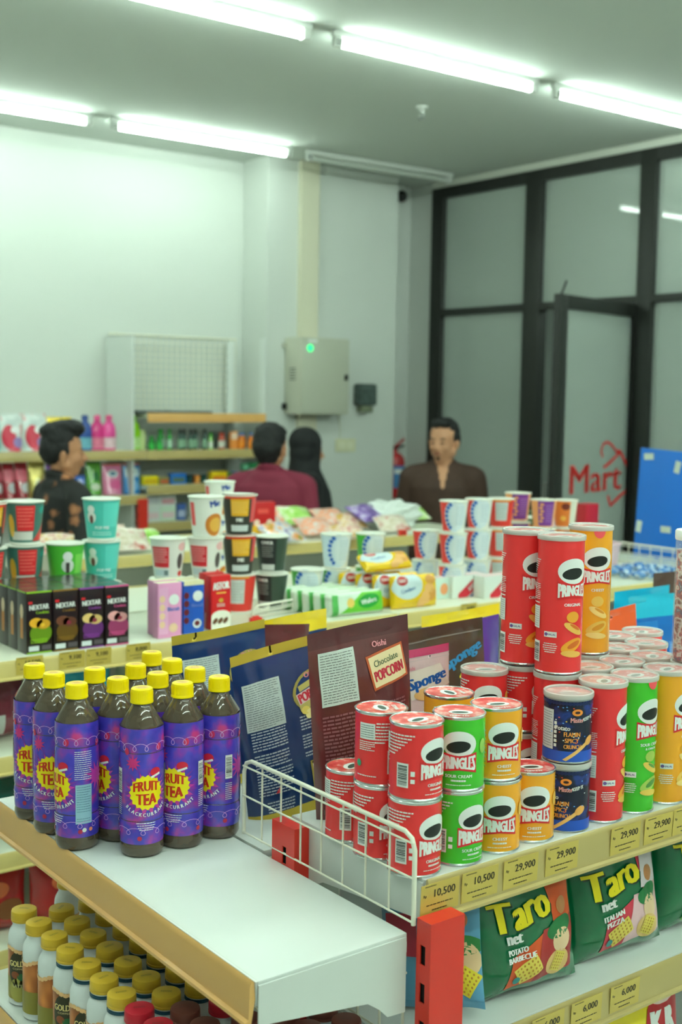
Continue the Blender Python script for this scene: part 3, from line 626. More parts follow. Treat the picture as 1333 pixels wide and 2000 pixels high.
# ============================================================ TEA BOTTLES
TEA = mat('tea_dark', (118, 102, 84), 0.06, trans=0.45, coat=0.6, noise_amt=0.2, noise_scale=30); CAPY = mat('cap_yellow', (255, 224, 0), 0.32)
LABEL = ramp_mat('tea_label', [(0.30, (58, 56, 178)), (0.48, (80, 66, 196)), (0.60, (132, 60, 182)), (0.72, (214, 60, 140))], 34, 0.2, coat=0.5)
def loops(cx, cy, w, h, n, m=64):
    return [(cx-w/2+w*i/m+0.28*w/n*math.sin(2*PI*n*i/m)*1.3, cy+h/2*math.cos(2*PI*n*i/m)) for i in range(m+1)]
def make_tea(variant):
    def f():
        t = thing('tea_bottle', 'x', 'bottle'); R = 0.0329
        m = MB(); m.lathe([(0, 0.003), (0.022, 0.0), (0.030, 0.002), (0.0328, 0.008), (R-0.0006, 0.016), (R-0.0016, 0.022)], TEA, 48)
        m.lathe([(R-0.0008, 0.0215), (R-0.0008, 0.188)], TEA, 48)
        m.lathe([(R-0.0008, 0.1875), (R-0.001, 0.192), (0.0165, 0.216), (0.0152, 0.219)], TEA, 9, start=0.3); m.lathe([(0.0152, 0.2185), (0.0138, 0.2205), (0.0138, 0.223), (0.0168, 0.2225), (0.0168, 0.224), (0.0, 0.224)], TEA, 32); m.build('bottle_body', t)
        L = MB(); prof = [(R-.0004, 0.0205), (R, 0.026), (R+0.0002, 0.05), (R-0.0010, 0.054), (R+0.0002, 0.058), (R+0.0002, 0.15), (R-0.001, 0.1535), (R+0.0002, 0.157), (R, 0.182), (R-.0004, 0.189)]
        L.lathe(prof, LABEL, 56)
        A = Art(); PK = ink((226, 78, 170)); LV = ink((214, 160, 230)); Wt = ink(WHITE)
        A.star(0, 0.094, 0.040, 0.016, 16, ink((132, 44, 168)), 0.1).up().star(0.0, 0.094, 0.033, 0.020, 14, ink((206, 60, 168)), 0.3)
        A.star(-0.064, 0.12, 0.022, 0.010, 12, ink((196, 58, 168))); A.star(0.068, 0.11, 0.022, 0.010, 12, ink((196, 58, 168))); A.star(-0.02, 0.14, 0.012, 0.006, 10, ink((214, 50, 130)))
        A.up().star(0, 0.097, 0.0262, 0.0232, 19, ink((252, 232, 20))); A.up(); RD = ink((214, 48, 24))
        def bulge(x, y): return (x, y*(1.1-0.3*(x/0.02)**2))
        A.text('FRUIT', 0, 0.1045, 0.0125, RD, w=0.039, bold=0.14, warp=lambda x, y: (x, y+0.0035*(1-(x/0.019)**2)*(1 if y > 0 else 0.4))); A.text('TEA', 0, 0.0885, 0.0135, RD, w=0.031, bold=0.14, warp=lambda x, y: (x, y-0.003*(1-(x/0.016)**2)*(1 if y < 0 else 0.0)))
        A.ell(0.014, 0.126, 0.0085, 0.0065, ink((226, 40, 66))); A.up(); A.rect(0.014, 0.121, 0.015, 0.0032, Wt, 0.3)
        word = 'BLACKCURRANT'
        for i, ch in enumerate(word):
            a = (i-5.5)*0.145; A.text(ch, 0.040*math.sin(a), 0.103-0.0385*math.cos(a), 0.0052, Wt, bold=0.12, rot=a*0.95)
        for i in range(4): A.lines(0, 0.052-i*0.0032, 0.03-0.003*i, 1, 0.003, Wt, 0.35, i+2)
        A.loop(loops(0.0, 0.163, 0.19, 0.011, 11, 130), 0.0004, LV); A.loop(loops(-0.005, 0.040, 0.2, 0.010, 9, 110), 0.0004, LV)
        for x in (-0.075, -0.03, 0.02, 0.07): A.ell(x, 0.158+0.004*math.sin(x*90), 0.004, 0.0055, ink((210, 40, 90)), 10); A.ell(x+0.02, 0.03, 0.0035, 0.0035, ink((190, 40, 80)), 10)
        if variant == 0:
            for s in (-1, 1): A.barcode(s*0.0455, 0.112, 0.0115, 0.036, 7+s); A.lines(s*0.0455, 0.075, 0.011, 9, 0.003, Wt, 0.35, 9)
            A.rect(0.095, 0.06, 0.017, 0.05, ink((150, 190, 214)))
        else:
            A.lines(0.045, 0.128, 0.026, 14, 0.0031, Wt, 0.3, 5); A.rect(0.0455, 0.0705, 0.0245, 0.058, ink((152, 194, 214))); A.up(); A.lines(0.0455, 0.0705, 0.021, 15, 0.0036, ink((70, 110, 140)), 0.22, 4); A.ell(0.046, 0.032, 0.0032, 0.0032, Wt); A.ell(0.056, 0.032, 0.003, 0.003, ink((250, 150, 120)))
        def rr(v):
            for (a, za), (b, zb) in zip(prof[:-1], prof[1:]):
                if za <= v <= zb: return a+(b-a)*(v-za)/(zb-za)
            return R
        printed(L, A, lambda u, v, n: ((rr(v)+n)*math.sin(u/R), -(rr(v)+n)*math.cos(u/R), v), 0.0035, n0=0.00045)
        L.build('label', t)
        C = MB(); C.lathe([(0.0172, 0.2215), (0.0174, 0.2225), (0.0170, 0.2245), (0.0166, 0.2255), (0.0164, 0.239), (0.0158, 0.2415), (0.0145, 0.2425), (0, 0.2425)], CAPY, 40)
        for k in range(40): a = 2*PI*k/40; C.box((-0.0004, 0.0160, 0.226), (0.0004, 0.01685, 0.2385), CAPY, M=Matrix.Rotation(a, 4, 'Z'))
        A = Art(); A.ell(0, 0, 0.010, 0.010, mat('cap_print', (238, 196, 90), 0.4)); A.up(); A.lines(0, 0, 0.012, 3, 0.003, ink((190, 120, 50)), 0.4, 2); printed(C, A, lambda u, v, n: (u, v, 0.2425+n)); C.build('cap', t)
        return t
    return f
SA, SV = Stock(make_tea(0)), Stock(make_tea(1)); GT = 'purple tea bottles on the end shelf'
tea = [((0.7765, 1.832), -12, 0, 'rearmost of the three at the far left'), ((0.7765, 1.756), -10, 0, 'middle one of the row along the orange rail'), ((0.7765, 1.674), -62, 1, 'nearest one along the orange rail, turned to its pale nutrition panel'),
       ((0.8436, 1.752), -25, 0, 'behind the one showing its nutrition panel, partly hidden'), ((0.8436, 1.672), -62, 0, 'second column, right behind the foremost one'), ((0.8436, 1.594), 12, 0, 'foremost of all, logo facing straight out'),
       ((0.9106, 1.742), 20, 0, 'third column, third from the front'), ((0.9106, 1.668), 10, 0, 'third column, hidden behind the right front pair'), ((0.9106, 1.591), -24, 0, 'front row, right of the foremost one, logo turned left'),
       ((0.9776, 1.812), 0, 0, 'highest cap in the picture, rearmost of all'), ((0.9776, 1.742), 15, 0, 'column by the wire divider, third from the front'), ((0.9776, 1.668), 5, 0, 'column by the wire divider, second from the front'), ((0.9776, 1.594), -52, 0, 'front row at the far right, beside the wire divider')]
for (x, y), a, v, s in tea:
    (SV if v else SA).put((x, y, ZE+.0003), facing(x, y)+math.radians(a), 'purple fruit tea bottle, '+s, 'bottle', GT, scale=(1, 1, 1.03))

# ============================================================ COFFEE BOTTLES
BW = mat('bottle_white', (232, 236, 238), 0.28, coat=0.3); CAPG = mat('cap_gold', (226, 184, 52), 0.45, noise_amt=0.06, noise_scale=80); CAPR = mat('cap_red', (206, 30, 52), 0.42); CAPB = mat('cap_brown', (130, 70, 58), 0.5)
CLAB = ramp_mat('coffee_label', [(0.3, (120, 70, 36)), (0.45, (186, 104, 46)), (0.56, (236, 150, 74)), (0.7, (248, 216, 168))], 20, 0.3, stretch=(1, 1, 0.6))
def make_coffee(cap, ring):
    def f():
        t = thing('coffee_bottle', 'x', 'bottle'); R = 0.0253
        m = MB(); m.lathe([(0, 0.001), (0.022, 0), (0.0255, 0.003), (R, 0.008), (R, 0.108), (R-0.0006, 0.114), (R-0.0022, 0.1195), (0.0205, 0.1245), (0.0182, 0.128), (0.0180, 0.134), (0.0195, 0.1345), (0.0195, 0.136), (0, 0.136)], BW, 40); m.build('bottle_body', t)
        L = MB(); L.lathe([(R+0.0003, 0.012), (R+0.0003, 0.094)], CLAB, 48); A = Art()
        A.rect(0, 0.03, 0.15, 0.036, ink((150, 140, 60))); A.up(); A.ell(0.0, 0.028, 0.017, 0.020, ink((176, 168, 84))); A.ell(-0.0, 0.062, 0.0185, 0.030, ink((58, 56, 36))); A.ell(0.045, 0.06, 0.016, 0.035, ink((226, 130, 44))); A.up(); A.ell(0.047, 0.06, 0.010, 0.028, ink((250, 206, 150)))
        A.ell(0.006, 0.050, 0.008, 0.006, ink((38, 110, 60))); A.ell(-0.006, 0.053, 0.007, 0.006, ink((150, 80, 44))); A.up(); A.text('GOLDA', 0, 0.072, 0.0095, ink((244, 226, 150)), w=0.033, bold=0.08); A.text('COFFEE', 0, 0.0635, 0.003, ink((230, 210, 150)), w=0.02); A.text('LATTE', 0, 0.035, 0.005, ink((226, 224, 160)), w=0.02, bold=0.03)
        A.text('GOLDA', 0.08, 0.072, 0.0095, ink((244, 226, 150)), w=0.033, bold=0.08); A.text('GOLDA', -0.08, 0.072, 0.0095, ink((244, 226, 150)), w=0.033, bold=0.08)
        for i in range(24): A.ell(-0.077+i*0.0067, 0.094+0.003*math.sin(i*0.9), 0.0045, 0.0035, ink((244, 196, 140)), 8)
        printed(L, A, on_cyl(R+0.0003), 0.0033); L.build('label', t)
        if ring: MB().lathe([(0.0183, 0.1295), (0.0206, 0.1295), (0.0206, 0.1325), (0.0183, 0.1335)], mat('ring_teal', (24, 72, 92), 0.4), 36).build('neck_ring', t)
        C = MB(); C.lathe([(0.0204, 0.1362), (0.0207, 0.1368), (0.0207, 0.1395), (0.0200, 0.1400), (0.0205, 0.1408), (0.0203, 0.1505), (0.0196, 0.1525), (0.0180, 0.1532), (0, 0.1534)], cap, 40); A = Art(); A.lines(0, 0.001, 0.016, 2, 0.0026, ink((96, 84, 40)) if cap is CAPG else ink((110, 60, 50)), 0.3, 5)
        printed(C, A, lambda u, v, n: (u, v, 0.1533+n)); C.build('cap', t)
        return t
    return f
G0, G1, G2_, G3_ = Stock(make_coffee(CAPG, False)), Stock(make_coffee(CAPG, True)), Stock(make_coffee(CAPR, False)), Stock(make_coffee(CAPB, False))
zc = 0.9205; zb = 0.7673
cols = [('outer column', [(41, 1776), (72, 1800), (104, 1826), (135, 1852), (171, 1880), (206, 1908), (241, 1937)]), ('second column', [(116, 1773), (148, 1797), (181, 1822), (213, 1848), (251, 1876), (288, 1905), (325, 1937)]), ('third column', [(169, 1757), (201, 1783), (237, 1809), (270, 1834), (307, 1860), (344, 1888), (381, 1918)])]
ordn = ['rearmost', 'second from the back', 'third from the back', 'fourth from the back', 'fifth from the back', 'sixth from the back', 'seventh from the back']
GC = 'coffee bottles on the lower end shelf'; rc = random.Random(3)
lastY = {}
for ci, (cn, ps) in enumerate(cols):
    x0 = (0.752, 0.8035, 0.857)[ci]
    for i, p in enumerate(ps):
        q = atz(p[0], p[1], zc); lastY.setdefault(x0, []).append(q.y); (G1 if i >= 3 else G0).put((x0, q.y, zb), facing(x0, q.y)+math.radians(rc.choice((-40, -22, -8, 12, 35, 62))), 'gold-capped white coffee bottle, %s, %s' % (cn, ordn[i]), 'bottle', GC)
for p, s, x0, lb in (((272, 1968), G2_, 0.752, 'red-capped bottle next to the last gold cap of the outer column'), ((315, 1992), G2_, 0.752, 'red-capped bottle nearest the bottom edge of the outer column'), ((423, 1956), G2_, 0.857, 'red-capped bottle half under the corner of the orange rail'),
                     ((361, 1966), G3_, 0.8035, 'brown-capped bottle beside the first red cap'), ((407, 1994), G3_, 0.8035, 'brown-capped bottle at the bottom edge, second column'), ((474, 1988), G3_, 0.857, 'brown-capped bottle under the rail corner'),
                     ((549, 1975), G3_, 0.91, 'brown-capped bottle under the shelf bracket, left'), ((604, 1990), G3_, 0.91, 'brown-capped bottle at the bottom edge under the bracket'), ((636, 1958), G3_, 0.963, 'brown-capped bottle half hidden under the bracket'), ((679, 1978), G3_, 0.963, 'brown-capped bottle nearest the red upright')):
    q = atz(p[0], p[1], zc); q.y = min([q.y]+[v-0.0525 for v in lastY.get(x0, [])]); lastY.setdefault(x0, []).append(q.y); s.put((x0, q.y, zb), facing(x0, q.y), lb, 'bottle', GC)
SMALL = [((76, 1722), 'single gold-capped bottle standing behind the coffee crowd at the left')]
q = atz(76, 1722, zc); G0.put((0.868, 1.905, zb), facing(.868, 1.905)+1.9, SMALL[0][1], 'bottle', GC)
def make_dark():
    t = thing('cola_bottle', 'x', 'bottle'); MB().lathe([(0, 0), (0.024, 0.001), (0.025, 0.01), (0.025, 0.09), (0.012, 0.135), (0.011, 0.14), (0, 0.14)], TEA, 32).build('bottle_body', t)
    MB().lathe([(0.0252, 0.03), (0.0252, 0.07)], ink((210, 60, 60)), 32).build('label', t); MB().lathe([(0.0125, 0.1402), (0.0125, 0.152), (0, 0.1525)], CAPR, 24).build('cap', t); return t
Stock(make_dark).put((0.93, 1.90, zb), 0, 'dark bottle with a red cap behind the coffee bottles', 'bottle')
# ============================================================ POUCHES AND BAGS
def film(nm, rgb=(200, 200, 200), rough=0.2): return mat('film_'+nm, rgb, rough, coat=0.8, bump=0.22, bump_scale=22)
def bag(parts, name, label, cat, w, h, t, loc, rz, tilt=0.0, roll=0.0, style='pouch', art=None, bands=(), back=None, group=None, seed=1, nu=26, nv=34, wr=0.003, parent_only=False):
    """soft pack. local: x across, z up, front faces -y. style pouch (fat bottom, flat zip top) or pillow (sealed both ends)"""
    base = parts if not isinstance(parts, str) else film(parts, (200, 200, 200))
    sd = seed*7.3
    def th(u, v):
        a = max(0.0, 1-abs(2*u/w)**2.6); q = v/h
        if style == 'pouch': g = max(0.0, 1-q/0.93)**0.75*0.5+0.10*max(0, 1-q)**.5 if q < 0.93 else 0.0; g = g*(1 if q > 0.06 else 1)
        else: g = 0.5*max(0.0, 1-abs(2*q-1)**3.2)**0.8
        return t*g*a**0.7
    def surf(u, v, s):
        q = v/h; k = noise.noise(Vector((u*22+sd, v*16, s*3)))*wr+noise.noise(Vector((u*60+sd, v*11, s*5)))*wr*0.5
        edge = min(1.0, (1-abs(2*u/w))*6)*(min(1.0, (1-q)*9) if style == 'pouch' else min(1.0, min(q, 1-q)*9))
        x = u*(1-0.035*(1-abs(2*q-1)**2)) if style != 'pouch' else u
        dz = -0.0 if style == 'pouch' else 0.004*noise.noise(Vector((u*18+sd, 0, q*2)))
        return (x, s*th(u, v)+k*edge+(0.003*math.sin(u*26+sd)*q), v+dz)
    t0 = thing(name, label, cat, loc, rz, group); t0.rotation_euler = (tilt, roll, rz)
    m = MB()
    for s in (-1, 1):
        vs = [surf(-w/2+w*i/nu, h*j/nv, s) for j in range(nv+1) for i in range(nu+1)]; fs = []; ms = []
        for j in range(nv):
            for i in range(nu):
                a = j*(nu+1)+i; f = (a, a+1, a+nu+2, a+nu+1); fs.append(f if s < 0 else f[::-1])
                mm = base if s < 0 or back is None else back; q = (j+0.5)/nv
                for lo, hi, bm_ in bands:
                    if lo <= q < hi: mm = bm_
                ms.append(mm)
        m.add(vs, fs, ms)
    # close sides, top and bottom
    for j in range(nv):
        for i in (0, nu):
            a = [surf(-w/2+w*i/nu, h*(j+d)/nv, s) for s, d in ((-1, 0), (-1, 1), (1, 1), (1, 0))]; m.add(a, [(0, 1, 2, 3) if i == 0 else (3, 2, 1, 0)], base)
    for j in (0, nv):
        for i in range(nu):
            a = [surf(-w/2+w*(i+d)/nu, h*j/nv, s) for s, d in ((-1, 0), (-1, 1), (1, 1), (1, 0))]; m.add(a, [(3, 2, 1, 0) if j == 0 else (0, 1, 2, 3)], base)
    if art:
        def fm(u, v, n): p = surf(max(-w/2, min(w/2, u)), max(0, min(h, v)), -1); return (p[0], p[1]-n, p[2])
        printed(m, art, fm, w/nu, h/nv, -w/2, 0, n0=0.0010, dn=0.0003)
    m.build('film', t0)
    return t0
GOLD = mat('film_gold', (214, 186, 70), 0.3, metal=0.3); NAVY = film('navy', (28, 56, 108)); BROWN = film('brown', (104, 52, 54)); PINK = film('pink', (232, 202, 206)); DKB = film('umber', (88, 70, 64))
Wt = ink(WHITE); TXW = ink((190, 200, 214))
def popcorn_art(w, h):
    A = Art(); A.rect(-0.047, 0.200, 0.072, 0.080, ink((206, 216, 214))).up(); A.lines(-0.047, 0.200, 0.066, 20, 0.0038, ink((90, 100, 110)), 0.25, 3)
    A.lines(-0.045, 0.142, 0.066, 7, 0.0048, TXW, 0.42, 5); A.lines(-0.045, 0.108, 0.066, 5, 0.005, TXW, 0.4, 6); A.lines(-0.045, 0.070, 0.066, 9, 0.005, TXW, 0.42, 7); A.lines(-0.042, 0.028, 0.05, 4, 0.0052, TXW, 0.42, 8)
    A.lines(0.045, 0.152, 0.062, 5, 0.0052, TXW, 0.42, 9); A.lines(0.045, 0.120, 0.062, 5, 0.005, TXW, 0.42, 10); A.lines(0.035, 0.098, 0.04, 2, 0.005, TXW, 0.42, 11)
    A.ell(0.05, 0.203, 0.042, 0.034, ink((176, 160, 84)), rot=0.25).up(); A.ell(0.05, 0.205, 0.036, 0.027, ink((30, 60, 116)), rot=0.25).up(); A.rect(0.05, 0.217, 0.06, 0.010, ink((206, 190, 110)), 0.28); A.rect(0.052, 0.184, 0.07, 0.011, ink((206, 190, 110)), 0.22)
    A.up().rect(0.051, 0.200, 0.072, 0.019, ink((240, 214, 214)), 0.25).up(); A.text('POPCORN', 0.051, 0.200, 0.0165, ink((214, 52, 70)), w=0.068, bold=0.14, rot=0.25); A.text('Oishi', 0.048, 0.231, 0.009, ink((240, 150, 160)), bold=0.1, rot=0.15)
    for i, (x, y) in enumerate(((0.028, 0.172), (0.042, 0.168), (0.07, 0.174), (0.082, 0.182), (0.034, 0.165))): A.ell(x, y, 0.009, 0.007, ink([(240, 214, 110), (250, 232, 160), (232, 190, 70)][i % 3]), 10, i)
    A.rect(0.052, 0.062, 0.062, 0.048, ink((176, 156, 70))).up(); A.rect(0.052, 0.062, 0.054, 0.036, Wt).up()
    for i in range(26): A.rect(0.029+i*0.0018, 0.062, 0.0009 if i % 3 else 0.0014, 0.029, ink(BLACK))
    for i in range(9): A.rect(0.025+i*0.0068, 0.083, 0.003, 0.0025, ink(BLACK)); A.rect(0.025+i*0.0068, 0.041, 0.003, 0.0025, ink(BLACK))
    A.lines(0.05, 0.030, 0.05, 3, 0.006, TXW, 0.4, 15); A.conv([(-0.052, 0.050), (-0.044, 0.050), (-0.040, 0.060), (-0.043, 0.060)], ink((220, 60, 70)))
    return A
T2_ = 1.0525
bag(NAVY, 'snack_pouch', 'dark blue popcorn pouch with gold top stripe, leaning behind the wire divider', 'pouch', 0.192, 0.292, 0.050, (1.172, 1.655, T2_), math.radians(-2), 0, math.radians(-8), 'pouch', popcorn_art(.195, .285), [(0.955, 1.01, GOLD), (0.0, 0.045, GOLD)], seed=2)
t = bag(NAVY, 'snack_pouch', 'second dark blue popcorn pouch further left, mostly hidden by the first', 'pouch', 0.20, 0.285, 0.05, (1.150, 1.85, T2_), math.radians(2), 0, math.radians(-3), 'pouch', popcorn_art(.19, .275), [(0.955, 1.01, GOLD), (0.0, 0.045, GOLD)], seed=5)
def choc_art():
    A = Art(); A.rect(-0.044, 0.214, 0.064, 0.080, ink((206, 216, 210))).up(); A.lines(-0.044, 0.214, 0.058, 19, 0.0039, ink((90, 90, 90)), 0.25, 3)
    A.rect(0.046, 0.214, 0.070, 0.054, ink((206, 100, 60)), 0.18).up(); A.rect(0.046, 0.214, 0.063, 0.047, ink((246, 226, 180)), 0.18).up(); A.text('Chocolate', 0.043, 0.225, 0.010, ink((60, 90, 60)), w=0.046, rot=0.2, bold=0.03); A.text('POPCORN', 0.047, 0.207, 0.016, ink((206, 56, 74)), w=0.056, bold=0.12, rot=0.2); A.text('Oishi', 0.034, 0.251, 0.009, ink((244, 160, 168)), bold=0.1)
    P = ink((146, 90, 96)); A.lines(-0.042, 0.108, 0.07, 19, 0.0056, P, 0.5, 6); A.lines(0.045, 0.125, 0.06, 14, 0.0056, P, 0.5, 7)
    return A
bag(BROWN, 'snack_pouch', 'glossy dark brown chocolate popcorn pouch standing tallest above the cans', 'pouch', 0.184, 0.286, 0.044, (1.129, 1.412, T+.001), math.radians(-2), math.radians(0), math.radians(-4.5), 'pouch', choc_art(), [(0.90, 1.01, film('brown2', (88, 38, 42)))], seed=8)
A = Art(); A.rect(0, 0.04, 0.098, 0.002, ink((214, 190, 196))).up(); A.conv([(-0.05, 0.196), (0.03, 0.204), (0.052, 0.168), (-0.03, 0.153)], ink((240, 228, 218))).up(); A.text('Sponge', 0.003, 0.180, 0.024, ink((20, 92, 176)), w=0.080, bold=0.14, rot=0.16); A.text('Oishi', -0.030, 0.203, 0.006, ink((226, 140, 156)), bold=0.1); A.ell(0.0, 0.160, 0.026, 0.010, ink((236, 186, 120))); A.lines(0.0, 0.125, 0.07, 3, 0.006, ink((150, 140, 160)), 0.3, 3); A.rect(0, 0.214, 0.104, 0.0015, ink((210, 186, 190))); A.rect(0, 0.219, 0.104, 0.0012, ink((210, 186, 190)))
bag(PINK, 'snack_pouch', 'small pale pink sponge cake pouch with blue lettering, right of the brown pouch', 'pouch', 0.106, 0.232, 0.030, (1.254, 1.424, T+.001), math.radians(-2), math.radians(0), math.radians(-2), 'pouch', A, [(0.955, 1.01, film('magenta', (216, 70, 120)))], seed=11, wr=0.002)
A = Art(); A.text('Sponge', 0.050, 0.240, 0.026, ink((60, 150, 214)), w=0.09, bold=0.14, rot=0.35); A.ell(0.062, 0.212, 0.026, 0.008, ink((226, 206, 60)), rot=0.35); A.rect(0, 0.280, 0.19, 0.002, ink((110, 92, 86)))
bag(DKB, 'snack_pouch', 'dark grey-brown sponge pouch behind the pink pouch', 'pouch', 0.20, 0.302, 0.05, (1.445, 1.585, T2_), math.radians(-8), 0, math.radians(-5), 'pouch', A, [], seed=13)
YEL = film('yellow', (248, 214, 40)); PUR = film('purple', (84, 50, 150))
A = Art(); A.text('101', 0.05, 0.1, 0.02, ink((200, 170, 240)), bold=0.12)
bag(PUR, 'snack_pouch', 'purple pouch with a yellow top edge behind the dark sponge pouch', 'pouch', 0.235, 0.262, 0.05, (1.73, 1.85, T2_), math.radians(4), 0, math.radians(-1), 'pouch', A, [(0.90, 1.01, YEL)], seed=17)
bag(YEL, 'snack_pouch', 'flat yellow-topped pouch lying behind the dark blue popcorn pouch', 'pouch', 0.20, 0.272, 0.03, (1.36, 1.945, T2_), math.radians(6), 0, math.radians(-2), 'pouch', None, [(0, 0.86, NAVY)], seed=19)
bag(BROWN, 'snack_pouch', 'brown chocolate pouch top just showing behind the two blue pouches', 'pouch', 0.19, 0.270, 0.03, (1.25, 1.893, T2_), math.radians(4), 0, math.radians(5), 'pouch', None, [], seed=21)
# right-hand far side
ORA = film('orange', (238, 92, 38)); CYA = film('cyan', (30, 180, 214)); BLU = film('blue', (10, 104, 190))
A = Art(); A.rect(-0.02, 0.10, 0.13, 0.15, ink((214, 206, 190))).up(); A.rect(-0.04, 0.10, 0.10, 0.15, ink((120, 68, 36))).up(); A.ell(-0.03, 0.08, 0.03, 0.035, ink((96, 80, 40))); A.ell(-0.05, 0.12, 0.02, 0.012, ink((196, 190, 160)))
bag(ORA, 'snack_pouch', 'orange pouch with a brown picture, right of the tall orange can', 'pouch', 0.22, 0.25, 0.05, (2.03, 1.72, T2_), math.radians(-6), 0, math.radians(-6), 'pouch', A, [], seed=23)
A = Art(); A.rect(0.05, 0.115, 0.06, 0.045, ink((86, 140, 214))).up(); A.lines(0.05, 0.115, 0.05, 6, 0.006, ink((150, 190, 230)), .4, 3); A.text('lea', -0.02, 0.12, 0.02, ink((140, 220, 160)), bold=0.12); A.rect(-0.05, 0.175, 0.07, 0.03, ink((30, 120, 200)))
bag(BLU, 'snack_pouch', 'bright blue pouch with a cyan top at the right edge behind the can lids', 'pouch', 0.22, 0.25, 0.05, (2.315, 1.81, T2_), math.radians(-2), 0, math.radians(1), 'pouch', A, [(0.80, 1.01, CYA)], seed=27)
bag(CYA, 'snack_pouch', 'cyan pouch standing behind the bright blue one', 'pouch', 0.21, 0.255, 0.04, (2.33, 1.87, T2_), math.radians(2), 0, 0, 'pouch', None, [], seed=28)
bag(film('choco', (84, 58, 50)), 'snack_pouch', 'dark chocolate pouch corner above the cyan pouch at right', 'pouch', 0.11, 0.275, 0.03, (2.50, 1.93, T2_), 0, 0, 0, 'pouch', None, [], seed=29)
# jar of sweets cut by the right edge
_q = atz(1356, 1290, T+HT); can(tr, _q.x, _q.y, T, 60, 'tall red crisp can under the jar of sweets at the right edge')
t = thing('sweet_jar', 'tall clear jar of small sweets with a white lid at the far right edge', 'jar', (_q.x, _q.y, T+HT+0.0005)); t.scale = (0.97, 0.97, 0.68)
MIX = ramp_mat('sweet_mix', [(0.3, (120, 40, 44)), (0.45, (236, 226, 220)), (0.55, (190, 60, 60)), (0.66, (60, 90, 130)), (0.8, (240, 230, 220))], 55, 0.4, kind='noise')
MB().lathe([(0, 0.002), (0.033, 0.002), (0.034, 0.006), (0.034, 0.26), (0, 0.262)], MIX, 32).build('sweets', t)
MB().lathe([(0, 0), (0.035, 0.0), (0.0365, 0.004), (0.0365, 0.295), (0.033, 0.30)], mat('jar_clear', (226, 232, 230), 0.08, alpha=0.22), 36).build('jar_wall', t); MB().lathe([(0.0372, 0.285), (0.0378, 0.29), (0.0378, 0.305), (0.036, 0.308), (0, 0.308)], mat('jar_lid', (232, 234, 232), 0.35), 36).build('lid', t)

# ---- crisp bags on the lower shelf
GRN = film('green', (8, 112, 66), 0.13); ROS = (228, 60, 48)
def net(A, x, y, s, rot, col=(238, 214, 96)):
    A.up(); A.rect(x, y, 0.034*s, 0.024*s, ink(col), rot); A.up(); R_ = random.Random(int(x*1e4))
    for i in range(6):
        for j in range(4):
            a, b = (i-2.5)*0.0052*s, (j-1.5)*0.0056*s; A.ell(x+a*math.cos(rot)-b*math.sin(rot), y+a*math.sin(rot)+b*math.cos(rot), 0.0013*s, 0.0017*s, ink((196, 140, 50)), 6)
def taro_art(kind):
    A = Art(); ink1 = ink((206, 66, 44)) if kind == 0 else ink((224, 96, 110))
    if kind in (0, 1):
        A.conv([(-0.045, 0.012), (0.086, 0.020), (0.086, 0.165), (0.030, 0.165), (0.040, 0.095), (-0.035, 0.062)], ink((226, 92, 44)) if kind == 0 else ink((214, 60, 80))).up()
        A.conv([(0.0, 0.015), (0.086, 0.020), (0.086, 0.10), (0.02, 0.09)], ink((178, 44, 44)) if kind == 0 else ink((236, 190, 196))).up()
        if kind == 1: A.conv([(0.035, 0.10), (0.086, 0.10), (0.086, 0.165), (0.042, 0.168)], ink((220, 206, 214))).up()
        # plain coloured patches where the pack is illustrated
        A.ell(0.052, 0.088, 0.026, 0.015, ink((40, 120, 66)), rot=0.3); A.ell(0.056, 0.068, 0.018, 0.019, ink((236, 200, 160))); A.ell(0.060, 0.118, 0.012, 0.012, ink((196, 130, 80))); A.ell(0.05, 0.034, 0.024, 0.020, ink((232, 190, 120)))
        net(A, -0.008, 0.038, 1.25, 0.5); net(A, 0.05, 0.035, 0.9, 1.2); A.ell(-0.028, 0.024, 0.006, 0.006, ink((60, 150, 150)))
    A.up(); A.up(); Y_ = ink((250, 226, 30)); K = ink((30, 60, 30))
    x0 = -0.012
    for dx, dy, cc in ((0.0025, -0.0025, ink((12, 60, 36))), (0, 0, Y_)):
        A.up(); A.text('T', x0-0.040+dx, 0.120+dy, 0.042, cc, w=0.036, bold=0.16, rot=0.10); A.text('aro', x0+0.012+dx, 0.121+dy, 0.030, cc, w=0.068, bold=0.2, rot=0.16)
    A.text('net', x0-0.020, 0.090, 0.014, Wt, w=0.028, bold=0.2, rot=0.08)
    if kind == 0: A.text('POTATO', -0.028, 0.072, 0.0085, Wt, w=0.036, bold=0.16, rot=0.06); A.text('BARBECUE', -0.022, 0.061, 0.0085, Wt, w=0.05, bold=0.16, rot=0.06)
    if kind == 1: A.text('ITALIAN', -0.024, 0.070, 0.009, Wt, w=0.040, bold=0.16, rot=0.10); A.text('PIZZA', -0.022, 0.058, 0.009, Wt, w=0.034, bold=0.16, rot=0.10)
    if kind == 2: A.text('CHICKEN', -0.028, 0.070, 0.009, Wt, w=0.040, bold=0.16, rot=0.05); A.text('ONION', -0.03, 0.058, 0.009, Wt, w=0.034, bold=0.16, rot=0.05); A.rect(-0.02, 0.028, 0.06, 0.03, ink((140, 196, 110)))
    return A
LF = ZL+0.006; GTr = 'green crisp bags on the lower shelf'
bag(GRN, 'crisp_bag', 'green crisp bag marked potato barbecue, left of the two facing out', 'bag', 0.200, 0.186, 0.075, (1.262, 1.205, LF), math.radians(-8), math.radians(-8), math.radians(-2), 'pillow', taro_art(0), group=GTr, seed=3, wr=0.006)
